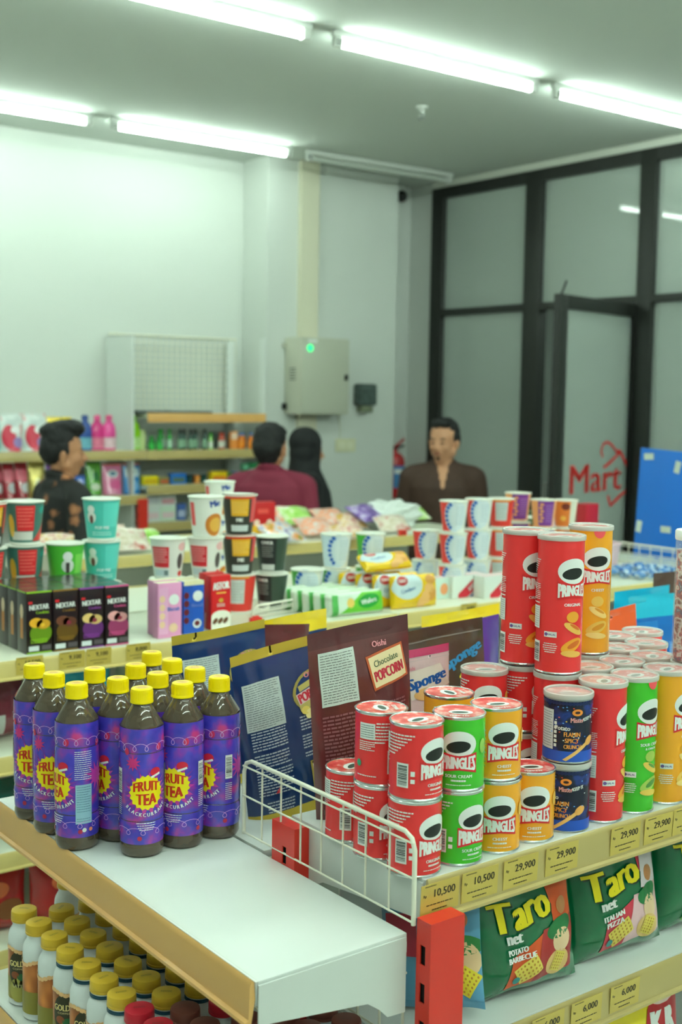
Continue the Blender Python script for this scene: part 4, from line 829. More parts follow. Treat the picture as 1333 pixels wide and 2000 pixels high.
bag(GRN, 'crisp_bag', 'green crisp bag marked Italian pizza, in the middle of the lower shelf', 'bag', 0.190, 0.188, 0.075, (1.470, 1.208, LF), math.radians(-8), math.radians(-8), math.radians(-4), 'pillow', taro_art(1), group=GTr, seed=4, wr=0.006)
bag(GRN, 'crisp_bag', 'green crisp bag cut by the right edge of the picture', 'bag', 0.19, 0.195, 0.075, (1.668, 1.208, LF), math.radians(-4), math.radians(-8), math.radians(2), 'pillow', taro_art(2), group=GTr, seed=6)
bag(film('dkgreen', (8, 60, 44)), 'crisp_bag', 'dark green crisp bag standing behind the potato barbecue bag', 'bag', 0.18, 0.18, 0.05, (1.20, 1.325, LF), math.radians(-14), math.radians(-4), 0, 'pillow', None, group=GTr, seed=9)
bag(GRN, 'crisp_bag', 'green crisp bag standing behind the Italian pizza bag', 'bag', 0.18, 0.185, 0.05, (1.43, 1.335, LF), math.radians(-6), math.radians(-4), 0, 'pillow', taro_art(0), group=GTr, seed=10)
A = Art(); A.conv([(-0.09, 0.01), (0.09, 0.01), (0.09, 0.17), (-0.09, 0.17)], ink((96, 160, 196))).up(); A.ell(0.05, 0.085, 0.03, 0.014, ink((46, 130, 60))); A.ell(0.05, 0.065, 0.026, 0.026, ink((232, 196, 150))); A.ell(0.04, 0.12, 0.02, 0.016, ink((196, 130, 90))); net(A, 0.055, 0.035, 1.1, 1.0, (236, 216, 60)); A.rect(-0.04, 0.1, 0.05, 0.06, ink((190, 60, 80)))
bag(film('skyblue', (96, 160, 196)), 'crisp_bag', 'pale blue crisp bag turned sideways beside the red upright', 'bag', 0.150, 0.178, 0.04, (1.110, 1.228, LF+0.006), math.radians(-58), math.radians(-16), math.radians(-9), 'pillow', A, group=GTr, seed=12)
LS = 0.621
A = Art(); A.rect(0, 0.13, 0.15, 0.07, ink((250, 214, 30))).up(); A.text('Twistix', 0.0, 0.145, 0.030, ink((214, 30, 60)), w=0.11, bold=0.16, rot=0.4); A.ell(-0.03, 0.165, 0.03, 0.01, ink((200, 60, 110)))
bag(film('red', (206, 40, 50)), 'snack_bag', 'red and yellow snack bag with slanting lettering at the bottom right', 'bag', 0.17, 0.214, 0.06, (1.325, 1.195, LS), math.radians(-6), math.radians(-5), math.radians(6), 'pillow', A, seed=31)
A = Art(); A.ell(0.045, 0.125, 0.050, 0.070, ink((196, 36, 44))).up(); A.text('K', 0.022, 0.140, 0.036, Wt, w=0.030, bold=0.2); A.text('R', 0.055, 0.140, 0.036, Wt, w=0.026, bold=0.2); A.text('B', 0.02, 0.098, 0.034, Wt, w=0.028, bold=0.2); A.ell(0.045, 0.172, 0.03, 0.006, ink((240, 210, 200)))
bag(film('yellow2', (246, 222, 30)), 'snack_bag', 'bright yellow snack bag with a red round patch in the bottom right corner', 'bag', 0.19, 0.214, 0.06, (1.525, 1.195, LS), math.radians(-3), math.radians(-5), 0, 'pillow', A, seed=33)
bag(film('red'), 'snack_bag', 'red snack bag behind the yellow one', 'bag', 0.18, 0.205, 0.05, (1.48, 1.33, LS), 0, 0, 0, 'pillow', None, seed=34)
bag(GRN, 'snack_bag', 'green snack bag seen through the wire mesh under the end shelf bracket', 'bag', 0.18, 0.205, 0.05, (1.13, 1.245, LS), math.radians(-30), 0, 0, 'pillow', None, seed=35)
bag(film('royal', (20, 90, 190)), 'snack_bag', 'blue snack bag seen through the wire mesh under the end shelf bracket', 'bag', 0.09, 0.205, 0.04, (1.09, 1.36, LS), math.radians(-70), 0, 0, 'pillow', None, seed=36)
# ============================================================ MIDDLE GONDOLA: boxes, cups, biscuits
def box_pack(w, h, d, faces, name='carton', top=None, side=None):
    """local: x right, front on y=0 facing -y; faces = base material of the front"""
    def f():
        t = thing(name, 'x', 'box'); m = MB(); m.box((-w/2, 0, 0), (w/2, d, h), faces[0], 0.0008)
        if top: m.add([(-w/2+.0005, .0005, h+.0001), (w/2-.0005, .0005, h+.0001), (w/2-.0005, d-.0005, h+.0001), (-w/2+.0005, d-.0005, h+.0001)], [(0, 1, 2, 3)], top, False)
        if faces[1]: printed(m, faces[1], on_plane((0, 0, 0), (1, 0, 0), (0, 0, 1)))
        if side:
            printed(m, side, on_plane((-w/2, d/2, 0), (0, -1, 0), (0, 0, 1)))
        m.build('carton_body', t); return t
    return f
BK = mat('box_black', (34, 22, 26), 0.3, coat=0.3)
NEX = [((150, 200, 40), (246, 180, 50), 'lime and pineapple'), ((150, 110, 40), (120, 70, 50), 'brown chocolate'), ((150, 70, 170), (244, 206, 130), 'purple and yellow'), ((226, 90, 150), (240, 170, 170), 'pink and strawberry')]
rn = random.Random(5)
for k, (c1, c2, nm) in enumerate(NEX):
    A = Art(); a1 = ink(c1); A.rect(0, 0.148, 0.064, 0.004, a1); A.rect(0, 0.002, 0.064, 0.003, a1); A.text('NEXTAR', 0.0, 0.112, 0.012, Wt, w=0.050, bold=0.12, rot=0.03); A.rect(-0.022, 0.123, 0.01, 0.006, ink((226, 40, 50))); A.text('Cookies', 0.008, 0.099, 0.007, a1, bold=0.08); A.ell(0.004, 0.048, 0.028, 0.024, ink(tuple(int(v*0.72) for v in c1))); A.up(); A.ell(-0.008, 0.074, 0.017, 0.012, ink(c2)); A.ell(0.010, 0.070, 0.018, 0.012, ink(tuple(int(v*.9) for v in c2))); A.up(); A.ell(0.008, 0.068, 0.006, 0.005, ink((150, 50, 70)) if k else ink((250, 200, 60)))
    A.rect(-0.014, 0.0125, 0.026, 0.012, ink((216, 222, 226))); A.rect(0.018, 0.0135, 0.024, 0.011, ink((92, 84, 90))); A.lines(0.0, 0.03, 0.045, 3, 0.004, ink(tuple(min(255, int(v*1.1)) for v in c1)), 0.3, k)
    Sd = Art(); Sd.rect(0.0, 0.06, 0.016, 0.05, ink((190, 120, 50))); Sd.ell(0, 0.1, 0.010, 0.018, ink((214, 190, 160))); Sd.rect(0, 0.148, 0.05, 0.003, a1)
    st = Stock(box_pack(0.0645, 0.15, 0.056, (BK, A), 'biscuit_box', mat('box_top', (66, 70, 62), 0.25, coat=0.4), Sd))
    for row in range(4):
        w_ = ['front row', 'second row', 'third row', 'back row'][row]
        st.put((1.170+k*0.0662, 2.728+row*0.058-k*0.004, T+.0005), 0, 'black biscuit box with %s print, %s' % (nm, w_), 'box', 'black biscuit boxes on the middle gondola')
def panda_art(c_bg, c_panel, choc):
    A = Art(); A.rect(-0.018, 0.07, 0.026, 0.12, ink(c_panel)).up()
    for i in range(4):
        A.ell(-0.022, 0.035+i*0.022, 0.008, 0.009, ink(choc)); 
    A.ell(0.012, 0.098, 0.015, 0.014, ink(WHITE)).up(); A.text('Biscuit', 0.011, 0.074, 0.010, ink((96, 120, 200)), w=0.036, bold=0.14); A.ell(0.010, 0.025, 0.013, 0.012, ink((220, 226, 236) if c_bg[0] < 100 else (236, 200, 170))).up(); A.ell(0.010, 0.026, 0.008, 0.007, ink(choc))
    return A
S1 = Stock(box_pack(0.068, 0.142, 0.03, (mat('box_pink', (236, 160, 206), 0.35), panda_art((236, 160, 206), (240, 176, 216), (244, 206, 170))), 'biscuit_box', mat('box_topc', (230, 224, 190), 0.4)))
S1.put((1.524, 2.728, T+.0005), 0, 'pink biscuit box with pale round biscuits, left of the blue one', 'box'); S1.put((1.535, 2.775, T+.0005), 0, 'pink biscuit box standing behind the front pink one', 'box')
Ab = panda_art((30, 84, 190), (36, 90, 190), (110, 36, 44)); Ab.rect(0, 0.133, 0.06, 0.012, ink((240, 232, 190)))
S2 = Stock(box_pack(0.062, 0.138, 0.03, (mat('box_blue', (36, 92, 196), 0.35), Ab), 'biscuit_box', mat('box_topc')))
S2.put((1.605, 2.746, T+.0005), 0, 'blue biscuit box with chocolate balls between the pink and the red boxes', 'box'); S2.put((1.608, 2.792, T+.0005), 0, 'blue biscuit box standing behind the front blue one', 'box')
A = Art(); A.ell(0.0, 0.036, 0.03, 0.016, ink((244, 240, 226))).up(); A.rect(0, 0.018, 0.06, 0.034, ink((244, 240, 226))).up()
for i in range(3): A.ell(-0.018+i*0.016, 0.024, 0.010, 0.006, ink((110, 70, 40)), rot=0.8)
A.text('ASTOR', 0, 0.118, 0.020, Wt, w=0.052, bold=0.14, rot=0.05); A.rect(0, 0.099, 0.03, 0.004, ink((250, 190, 80))); A.ell(0.0, 0.079, 0.007, 0.006, ink((214, 170, 60))); A.lines(0, 0.066, 0.025, 2, 0.005, Wt, .4, 2)
S3 = Stock(box_pack(0.060, 0.145, 0.03, (mat('box_red', (222, 36, 40), 0.32), A), 'wafer_box', mat('box_red')))
S3.put((1.692, 2.752, T+.0005), 0, 'red wafer roll box with white lettering, right of the blue biscuit box', 'box'); S3.put((1.70, 2.80, T+.0005), 0, 'red wafer roll box hidden behind the front one', 'box')
# noodle cups
def cup_art(kind):
    A = Art()
    if kind == 'redwhite': A.rect(-0.03, 0.062, 0.052, 0.058, ink((224, 52, 60))).up(); A.lines(-0.03, 0.066, 0.044, 6, 0.007, ink((250, 190, 190)), .35, 2); A.rect(-0.03, 0.018, 0.05, 0.018, ink((206, 220, 222))).up(); A.rect(-0.012, 0.018, 0.012, 0.014, ink((120, 140, 140))); A.ell(0.03, 0.05, 0.010, 0.022, ink((90, 80, 80))); A.ell(0.035, 0.09, 0.014, 0.012, ink((240, 190, 190))); A.ell(0.035, 0.015, 0.01, 0.008, ink((230, 60, 60)))
    if kind == 'noodle': A.rect(-0.045, 0.065, 0.018, 0.065, ink((236, 90, 90))); A.ell(0.025, 0.035, 0.030, 0.032, ink((214, 130, 50))).up(); A.ell(0.028, 0.035, 0.02, 0.02, ink((236, 180, 80))); A.text('Mie', 0.022, 0.095, 0.018, ink((50, 80, 160)), w=0.03, bold=0.14, rot=0.2)
    if kind == 'blackyel': A.rect(0, 0.058, 0.12, 0.115, ink((58, 60, 54))).up(); A.rect(-0.0, 0.078, 0.05, 0.05, ink((232, 172, 44))).up(); A.rect(0, 0.108, 0.09, 0.012, ink((226, 70, 50))); A.lines(0, 0.078, 0.044, 5, 0.007, ink((250, 210, 120)), .3, 3); A.text('MIE', 0.0, 0.042, 0.010, Wt, bold=.15); A.rect(0, 0.018, 0.055, 0.018, ink((206, 214, 214))); A.rect(0.045, 0.07, 0.024, 0.07, ink((230, 90, 90)))
    if kind == 'black': A.rect(0, 0.060, 0.14, 0.104, ink((60, 78, 66))).up(); A.rect(-0.02, 0.062, 0.052, 0.100, ink((38, 42, 42))).up(); A.text('OVER', -0.02, 0.095, 0.010, Wt, w=0.035, bold=0.14); A.lines(-0.02, 0.068, 0.036, 6, 0.006, ink((170, 176, 170)), .3, 3); A.rect(-0.02, 0.02, 0.045, 0.018, ink((206, 210, 206)))
    if kind == 'teal': A.rect(0, 0.06, 0.30, 0.106, ink((80, 196, 184))).up(); A.rect(0.025, 0.07, 0.045, 0.065, ink((100, 214, 202))); A.ell(-0.03, 0.085, 0.010, 0.011, Wt); A.ell(-0.03, 0.064, 0.013, 0.016, ink((226, 232, 226))).up(); A.ell(-0.030, 0.058, 0.006, 0.012, ink((110, 70, 60))); A.text('POP MIE', 0.0, 0.036, 0.008, Wt, bold=.1); A.lines(0.0, 0.02, 0.06, 2, 0.006, ink((190, 236, 228)), .4, 2)
    if kind == 'green': A.rect(0, 0.06, 0.30, 0.106, ink((84, 190, 60))).up(); A.ell(0.0, 0.08, 0.012, 0.013, Wt); A.ell(0, 0.055, 0.016, 0.018, ink((226, 232, 226))).up(); A.rect(0, 0.05, 0.010, 0.028, ink((70, 60, 60))); A.rect(0.04, 0.06, 0.04, 0.05, ink((130, 214, 90)))
    if kind == 'mix': A.rect(0, 0.06, 0.30, 0.106, ink((70, 120, 110))).up(); A.rect(0.0, 0.070, 0.045, 0.066, ink((226, 44, 50))).up(); A.conv([(0.02, 0.01), (0.09, 0.01), (0.09, 0.09)], ink((222, 60, 56))); A.lines(0.0, 0.072, 0.038, 6, 0.009, ink((246, 120, 110)), .4, 4); A.rect(-0.01, 0.024, 0.06, 0.022, ink((214, 214, 206))); A.ell(0.05, 0.09, 0.014, 0.01, ink((30, 150, 140))); A.ell(-0.04, 0.05, 0.01, 0.03, ink((240, 190, 60)))
    if kind in ('bluewhite', 'greenwhite', 'redblue'):
        c = {'bluewhite': (206, 224, 236), 'greenwhite': (70, 176, 60), 'redblue': (236, 66, 60)}[kind]; A.rect(-0.05, 0.06, 0.07, 0.106, ink(c)).up(); A.ell(0.0, 0.06, 0.036, 0.056, ink((214, 228, 238))).up()
        for i in range(7): a = math.radians(125+i*18.0); A.ell(0.006+0.034*math.cos(a), 0.06+0.05*math.sin(a), 0.0075, 0.0065, ink((44, 104, 196)), 8, a)
        A.up().ell(0.016, 0.06, 0.028, 0.05, ink((222, 232, 238))).up(); A.lines(0.02, 0.062, 0.03, 8, 0.0085, ink((170, 190, 206)), .25, 6); A.rect(0.06, 0.06, 0.02, 0.1, ink((228, 232, 236)))
    if kind == 'redlist': A.rect(0, 0.06, 0.30, 0.106, ink((226, 62, 52))).up(); A.rect(0.0, 0.065, 0.046, 0.07, ink((200, 208, 206))).up(); A.lines(0, 0.065, 0.04, 7, 0.008, ink((150, 160, 160)), .25, 4); A.rect(0, 0.108, 0.07, 0.01, ink((240, 160, 60)))
    if kind == 'purple': A.rect(0, 0.06, 0.30, 0.106, ink((240, 170, 110))).up(); A.rect(0.008, 0.062, 0.062, 0.1, ink((124, 56, 150))).up()
        
    if kind == 'purple':
        for i in range(6): A.ell(-0.012+(i % 2)*0.004, 0.03+i*0.013, 0.008, 0.005, ink((240, 170, 100)), 8)
        A.lines(0.02, 0.06, 0.03, 8, 0.009, ink((176, 130, 196)), .35, 5)
    if kind == 'choc': A.rect(0, 0.06, 0.30, 0.106, ink((236, 132, 60))).up(); A.rect(0.035, 0.06, 0.035, 0.106, ink((226, 222, 206))); A.ell(0.0, 0.088, 0.016, 0.014, ink((120, 50, 40))); A.ell(-0.01, 0.04, 0.012, 0.01, ink((250, 190, 90)))
    return A
CUPW = mat('cup_white', (236, 236, 228), 0.4)
def make_cup(kind, s=1.0):
    def f():
        t = thing('noodle_cup', 'x', 'cup'); m = MB(); h = 0.1135
        m.lathe([(0, 0.002), (0.034, 0.002), (0.036, 0), (0.0372, 0.002), (0.0375, 0.006), (0.0495, h-0.004)], CUPW, 40)
        printed(m, cup_art(kind), on_cone(0.0369, 0.0500, h), 0.006, n0=0.0004); m.build('cup_body', t)
        MB().lathe([(0.0495, h-0.0045), (0.0522, h-0.004), (0.0528, h-0.002), (0.0520, h-0.0005), (0.050, h-0.0008), (0, h-0.0012)], mat('cup_lid', (232, 234, 222), 0.35), 40).build('lid', t)
        return t
    return f
CS = {}
def cup(kind, x, y, k, turn, label, sc_=1.0, z0=T):
    if kind not in CS: CS[kind] = Stock(make_cup(kind))
    return CS[kind].put((x, y, z0+0.0004+0.1142*sc_*k), facing(x, y)+math.radians(turn), label, 'cup', 'noodle and oat cups on the middle gondola', scale=(sc_, sc_, sc_))
PLACED = []
def cstack(px, py, kinds, what, sc_=1.0, turn=0, hide=0):
    q = atz(px, py, T); n = len(kinds); dv = (q-EYE); dv.z = 0; dv.normalize()
    while any(math.hypot(q.x-a, q.y-b) < 0.0532*(sc_+s2) for a, b, s2 in PLACED): q = q+dv*0.004
    PLACED.append((q.x, q.y, sc_))
    for k, kd in enumerate(kinds):
        pos = {0: 'bottom', n-1: 'top'}.get(k, 'middle') if n > 1 else 'only'
        cup(kd, q.x, q.y, k, turn+(k*17 % 23)-8, '%s, %s one of its stack' % (what, pos), sc_)
cstack(-24, 1240, ['mix', 'mix', 'blackyel'], 'orange and green noodle cup cut by the left edge', turn=20)
cstack(50, 1236, ['mix', 'mix', 'mix'], 'red and teal noodle cup at the far left')
cstack(128, 1232, ['teal', 'green'], 'green noodle cup between the red and teal stacks')
cstack(199, 1224, ['teal', 'teal', 'teal'], 'teal noodle cup with a small white figure patch')
cstack(328, 1207, ['redwhite', 'redwhite'], 'white noodle cup with a red panel, left of its twin')
cstack(402, 1204, ['redwhite', 'redwhite', 'noodle'], 'white noodle cup above the wafer boxes')
cstack(466, 1195, ['redlist', 'blackyel', 'blackyel'], 'black and yellow noodle cup, third stack')
cstack(530, 1190, ['black', 'black'], 'black noodle cup right of the yellow ones', 0.96)
q = atz(428, 1140, T); cup('noodle', q.x, q.y, 0, 0, 'noodle cup hidden behind the wafer boxes'); 
for k in (1, 2): cup('noodle', q.x, q.y, k, 0, 'white noodle cup behind the tallest stack, %s' % ('lower' if k == 1 else 'only its rim showing'))
cstack(600, 1182, ['greenwhite'], 'low white and blue oat cup behind the green wafers', 0.98)
cstack(655, 1178, ['greenwhite', 'bluewhite'], 'white and blue oat cup left of the green-edged one', 0.93)
cstack(722, 1168, ['greenwhite', 'greenwhite'], 'green-edged oat cup above the yellow biscuits', 0.90)
cstack(830, 1150, ['bluewhite', 'redblue'], 'red-edged oat cup at the left of the right-hand pyramid', 0.86)
cstack(883, 1164, ['redblue', 'redblue', 'redblue'], 'red-edged oat cup in the front stack of the right-hand pyramid', 0.89)
cstack(932, 1152, ['bluewhite', 'redblue', 'redblue'], 'red-edged oat cup, second stack of the right-hand pyramid', 0.88)
cstack(975, 1146, ['redlist', 'redlist', 'redlist'], 'red cup with a pale table, third stack of the pyramid', 0.87)
cstack(1008, 1132, ['purple', 'purple', 'purple'], 'purple and orange cup, left of the two purple stacks', 0.89)
cstack(1058, 1145, ['purple', 'purple', 'purple'], 'purple and orange cup, right of the two purple stacks', 0.86)
cstack(1100, 1139, ['choc', 'choc', 'choc'], 'orange cup with a pale side, right end of the pyramid', 0.84)
# wafers and biscuits
def flow_pack(w, h, d, col, art, seed=1, end=None):
    def f():
        t = bag(col, 'biscuit_pack', 'x', 'pack', w, h, d, (0, 0, 0), 0, 0, 0, 'side', art, (), seed=seed, nu=20, nv=12, wr=0.002); return t
    return f
WG = mat('wafer_foil', (206, 220, 200), 0.25, metal=0.2, coat=0.3)
A = Art(); A.rect(0.012, 0.034, 0.175, 0.056, ink((214, 232, 214))).up(); A.conv([(0.02, 0.062), (0.099, 0.062), (0.099, 0.006), (-0.06, 0.006), (-0.04, 0.016)], ink((110, 200, 60))).up(); A.ell(0.042, 0.036, 0.038, 0.020, ink((40, 160, 60)), rot=0.15).up(); A.text('Wafers', 0.042, 0.036, 0.014, Wt, w=0.055, bold=0.12, rot=0.15); A.ell(-0.022, 0.034, 0.013, 0.014, ink((240, 206, 110))); A.rect(-0.075, 0.03, 0.02, 0.06, ink((90, 180, 90)))
def pack_up(w, h, d, base, art, name='biscuit_pack', seed=3):
    """flow-wrapped pack standing on its long edge"""
    def f():
        t = thing(name, 'x', 'pack'); m = MB(); nu, nv = 24, 10
        def surf(u, v, s):
            e = max(0.0, 1-abs(2*u/w)**10)**0.5; q = 1-abs(2*v/h-1)**6
            return (u, s*d/2*e*(0.35+0.65*q)+0.0015*noise.noise(Vector((u*60+seed, v*60, s))), v*(0.93+0.07*e)+0.0*u)
        for s in (-1, 1):
            vs = [surf(-w/2+w*i/nu, h*j/nv, s) for j in range(nv+1) for i in range(nu+1)]
            fs = [((j*(nu+1)+i, j*(nu+1)+i+1, (j+1)*(nu+1)+i+1, (j+1)*(nu+1)+i) if s < 0 else ((j+1)*(nu+1)+i, (j+1)*(nu+1)+i+1, j*(nu+1)+i+1, j*(nu+1)+i)) for j in range(nv) for i in range(nu)]
            m.add(vs, fs, base)
        for j in (0, nv):
            for i in range(nu):
                a = [surf(-w/2+w*(i+dd)/nu, h*j/nv, s) for s, dd in ((-1, 0), (-1, 1), (1, 1), (1, 0))]; m.add(a, [(3, 2, 1, 0) if j == 0 else (0, 1, 2, 3)], base)
        for j in range(nv):
            for i in (0, nu):
                a = [surf(-w/2+w*i/nu, h*(j+dd)/nv, s) for s, dd in ((-1, 0), (-1, 1), (1, 1), (1, 0))]; m.add(a, [(0, 1, 2, 3) if i == 0 else (3, 2, 1, 0)], base)
        def fm(u, v, n): p = surf(max(-w/2, min(w/2, u)), max(0, min(h, v)), -1); return (p[0], p[1]-n, p[2])
        printed(m, art, fm, w/nu, h/nv, -w/2, 0, n0=0.0008, dn=0.0003); m.build('wrapper', t); return t
    return f
SW = Stock(pack_up(0.20, 0.068, 0.030, WG, A))
for i, nm in enumerate(('nearest, showing its whole front', 'second from the front', 'third from the front', 'fourth from the front', 'rearmost of the row')):
    SW.put((2.135-i*0.010, 2.742+i*0.042, T+.001), math.radians(-2), 'green and white wafer pack, '+nm, 'pack', 'green wafer packs on the middle gondola', rot=(math.radians(-8), 0, math.radians(-2)))
YP_ = mat('pack_yellow', (240, 196, 28), 0.22, coat=0.5)
A = Art(); A.ell(-0.03, 0.066, 0.055, 0.040, ink((206, 222, 226))).up(); A.ell(-0.05, 0.082, 0.020, 0.014, ink((190, 40, 40))).up(); A.text('OAT', -0.05, 0.082, 0.010, Wt, bold=.12); A.text('Crackers', -0.03, 0.055, 0.012, ink((90, 130, 180)), w=0.055, bold=.1, rot=0.2)
for i, (x, y) in enumerate(((0.05, 0.055), (0.06, 0.035), (0.035, 0.028), (0.055, 0.08), (0.02, 0.015))): A.ell(x, y, 0.020, 0.015, ink([(236, 180, 110), (214, 150, 70)][i % 2]), 12, i)
SY = Stock(pack_up(0.172, 0.098, 0.034, YP_, A, seed=9))
for i, nm in enumerate(('front pack facing out', 'second pack behind', 'third pack behind', 'rearmost pack')):
    SY.put((2.358-i*0.028, 2.742+i*0.046, T+.001), 0, 'yellow cracker pack standing on edge, '+nm, 'pack', 'yellow cracker packs', rot=(math.radians(-6), 0, math.radians(-2)))
SY.put((2.31, 2.80, T+0.112), 0, 'yellow cracker pack lying on top of the standing ones', 'pack', 'yellow cracker packs', rot=(math.radians(-48), 0, math.radians(2)), scale=(1.1, 0.9, 0.62))
A = Art(); A.conv([(-0.05, 0.0), (-0.01, 0.0), (0.072, 0.05), (0.072, 0.066), (0.03, 0.066), (-0.05, 0.012)], ink((214, 40, 60))).up(); A.text('SODA', 0.012, 0.034, 0.014, Wt, w=0.04, bold=.12, rot=0.62); A.conv([(0.0, 0.0), (0.012, 0.0), (0.075, 0.042), (0.075, 0.05)], ink((60, 80, 170))); A.conv([(0.03, 0.002), (0.075, 0.002), (0.075, 0.036)], ink((236, 206, 60)))
SX = Stock(box_pack(0.15, 0.069, 0.05, (mat('box_pale', (222, 228, 222), 0.4), A), 'cracker_box', mat('box_topr', (236, 214, 214), 0.4)))
SX.put((2.725, 2.745, T+.0005), math.radians(2), 'white cracker box with a red diagonal band, facing out', 'box', 'white cracker boxes'); SX.put((2.64, 2.80, T+.0005), math.radians(2), 'white cracker box with a red edge, behind and left of the front one', 'box', 'white cracker boxes')
A = Art(); A.ell(0.02, 0.03, 0.016, 0.018, ink((240, 160, 110))); SZ = Stock(box_pack(0.10, 0.066, 0.04, (mat('box_pale2', (206, 226, 216), 0.4), A), 'cracker_box', mat('box_topr')))
SZ.put((2.525, 2.815, T+.0005), 0, 'pale cracker box with an orange disc, right of the yellow packs', 'box', 'white cracker boxes')
# small bits on this shelf
fence('low white wire divider lying behind the green wafers', (1.85, 2.84, T+0.0005), math.radians(12), 0.24, 0.035, 3, 0.002)
t = thing('shelf_clip', 'small red plastic clip on the middle gondola beside the wafer roll boxes', 'clip', (1.80, 2.765, T)); m = MB().box((0, 0, 0.0), (0.034, 0.018, 0.018), RED, 0.003).box((0.008, 0.004, 0.0185), (0.026, 0.014, 0.022), RED, 0.001); m.build('clip_body', t)
# lower shelves of the middle gondola, seen at the left
bag(CYA, 'snack_bag', 'cyan snack bag under the top shelf of the middle gondola', 'bag', 0.16, 0.185, 0.06, (1.31, 2.80, 0.906), math.radians(-4), 0, 0, 'pillow', None, seed=41)
bag(film('clearish', (170, 176, 150)), 'snack_bag', 'clear snack bag with orange pieces, right of the cyan one', 'bag', 0.13, 0.20, 0.06, (1.47, 2.80, 0.906), 0, 0, 0, 'pillow', Art().ell(0.0, 0.15, 0.03, 0.02, ink((214, 140, 60))).ell(0.03, 0.12, 0.02, 0.02, ink((190, 110, 50))), seed=42)
bag(film('maroon', (130, 40, 60)), 'snack_bag', 'maroon snack bag on the second shelf at the left edge', 'bag', 0.17, 0.15, 0.07, (1.10, 2.84, 0.906), math.radians(10), 0, 0, 'pillow', Art().rect(-0.03, 0.04, 0.08, 0.05, ink((190, 190, 186))), seed=43)
bag(film('teal', (20, 100, 90)), 'snack_bag', 'dark teal snack bag on the third shelf at the left edge', 'bag', 0.2, 0.13, 0.07, (1.12, 2.83, 0.676), 0, 0, 0, 'pillow', None, seed=44)
for i, (x, y, s) in enumerate(((1.02, 2.80, 'left of its twins'), (1.17, 2.77, 'middle of the three'), (1.32, 2.80, 'right of its twins'))):
    bag(film('tomato', (190, 30, 30)), 'snack_bag', 'red snack bag low behind the coffee bottles, '+s, 'bag', 0.15, 0.165, 0.07, (x+0.06, y, 0.441), math.radians(-10+i*12), 0, 0, 'pillow', Art().ell(0.0, 0.11, 0.03, 0.02, ink((240, 120, 70))).ell(0.03, 0.06, 0.035, 0.025, ink((150, 90, 50))), seed=45+i)
# right end: wrapped sweets, tub, divider, blue board
fence('white wire divider at the right end of the middle gondola', (3.74, 3.13, T+0.0005), -PI/2, 0.42, 0.075, 7)
SWM = ramp_mat('sweet_blue', [(0.35, (40, 90, 170)), (0.5, (110, 160, 206)), (0.6, (214, 226, 232)), (0.7, (40, 70, 140))], 60, 0.25, coat=0.5)
def make_sweet():
    t = thing('wrapped_sweet', 'x', 'sweet'); m = MB().ball((0, 0, 0.014), 0.018, SWM, 12, 8, (1.5, 1, 0.78))
    for s in (-1, 1):
        m.add([(s*0.024, 0, 0.012)]+[(s*0.044, 0.014*math.cos(a), 0.012+0.010*math.sin(a)) for a in [i*PI/4 for i in range(8)]], [(0, i+1, (i+1) % 8+1) for i in range(8)], SWM)
    m.build('wrapper', t); return t
SWT = Stock(make_sweet); rs = random.Random(12)
places = ['nearest the shelf edge', 'against the wire divider', 'beside the pink tub', 'in the middle of the heap', 'on the left of the heap', 'on the right of the heap']
for i in range(16):
    x = 3.42+0.07*(i % 4)+rs.uniform(-.01, .01); y = 2.76+0.055*(i//4)+rs.uniform(-.01, .01)
    SWT.put((x, y, T+.001), rs.uniform(0, 3), 'blue wrapped sweet, %s of the four in row %s from the shelf edge' % (('leftmost', 'second', 'third', 'rightmost')[i % 4], ('one', 'two', 'three', 'four')[i//4]), 'sweet', 'blue wrapped sweets')
t = thing('plastic_tub', 'pale pink plastic tub beside the blue wrapped sweets', 'tub', (3.55, 3.05, T+.0005)); MB().lathe([(0, 0.002), (0.058, 0.002), (0.06, 0), (0.07, 0.085), (0.075, 0.087), (0.075, 0.093), (0.070, 0.094), (0.066, 0.088), (0.057, 0.006), (0, 0.005)], mat('tub_pink', (226, 196, 204), 0.4), 32).build('tub_body', t)
t = box_pack(0.075, 0.215, 0.05, (mat('box_red2', (186, 36, 46), 0.35), Art().rect(0.0, 0.12, 0.03, 0.02, ink((226, 200, 190)))), 'carton')(); t.location = (3.72, 3.25, T+.001); tag(t, 'red carton between the last cup and the blue board', 'box')
t = box_pack(0.15, 0.2, 0.05, (mat('box_darkgreen', (70, 84, 50), 0.4), Art().rect(0.0, 0.18, 0.1, 0.012, ink((214, 214, 200))).rect(0.03, 0.1, 0.06, 0.09, ink((214, 110, 60)))), 'carton')(); t.location = (3.35, 3.25, T+.001); tag(t, 'olive carton behind the orange cups', 'box')
t = box_pack(0.14, 0.2, 0.05, (mat('box_palepink', (226, 200, 206), 0.4), Art().rect(0, 0.19, 0.13, 0.01, ink((60, 70, 90)))), 'carton')(); t.location = (3.53, 3.25, T+.001); tag(t, 'pale pink carton behind the tall orange can', 'box')
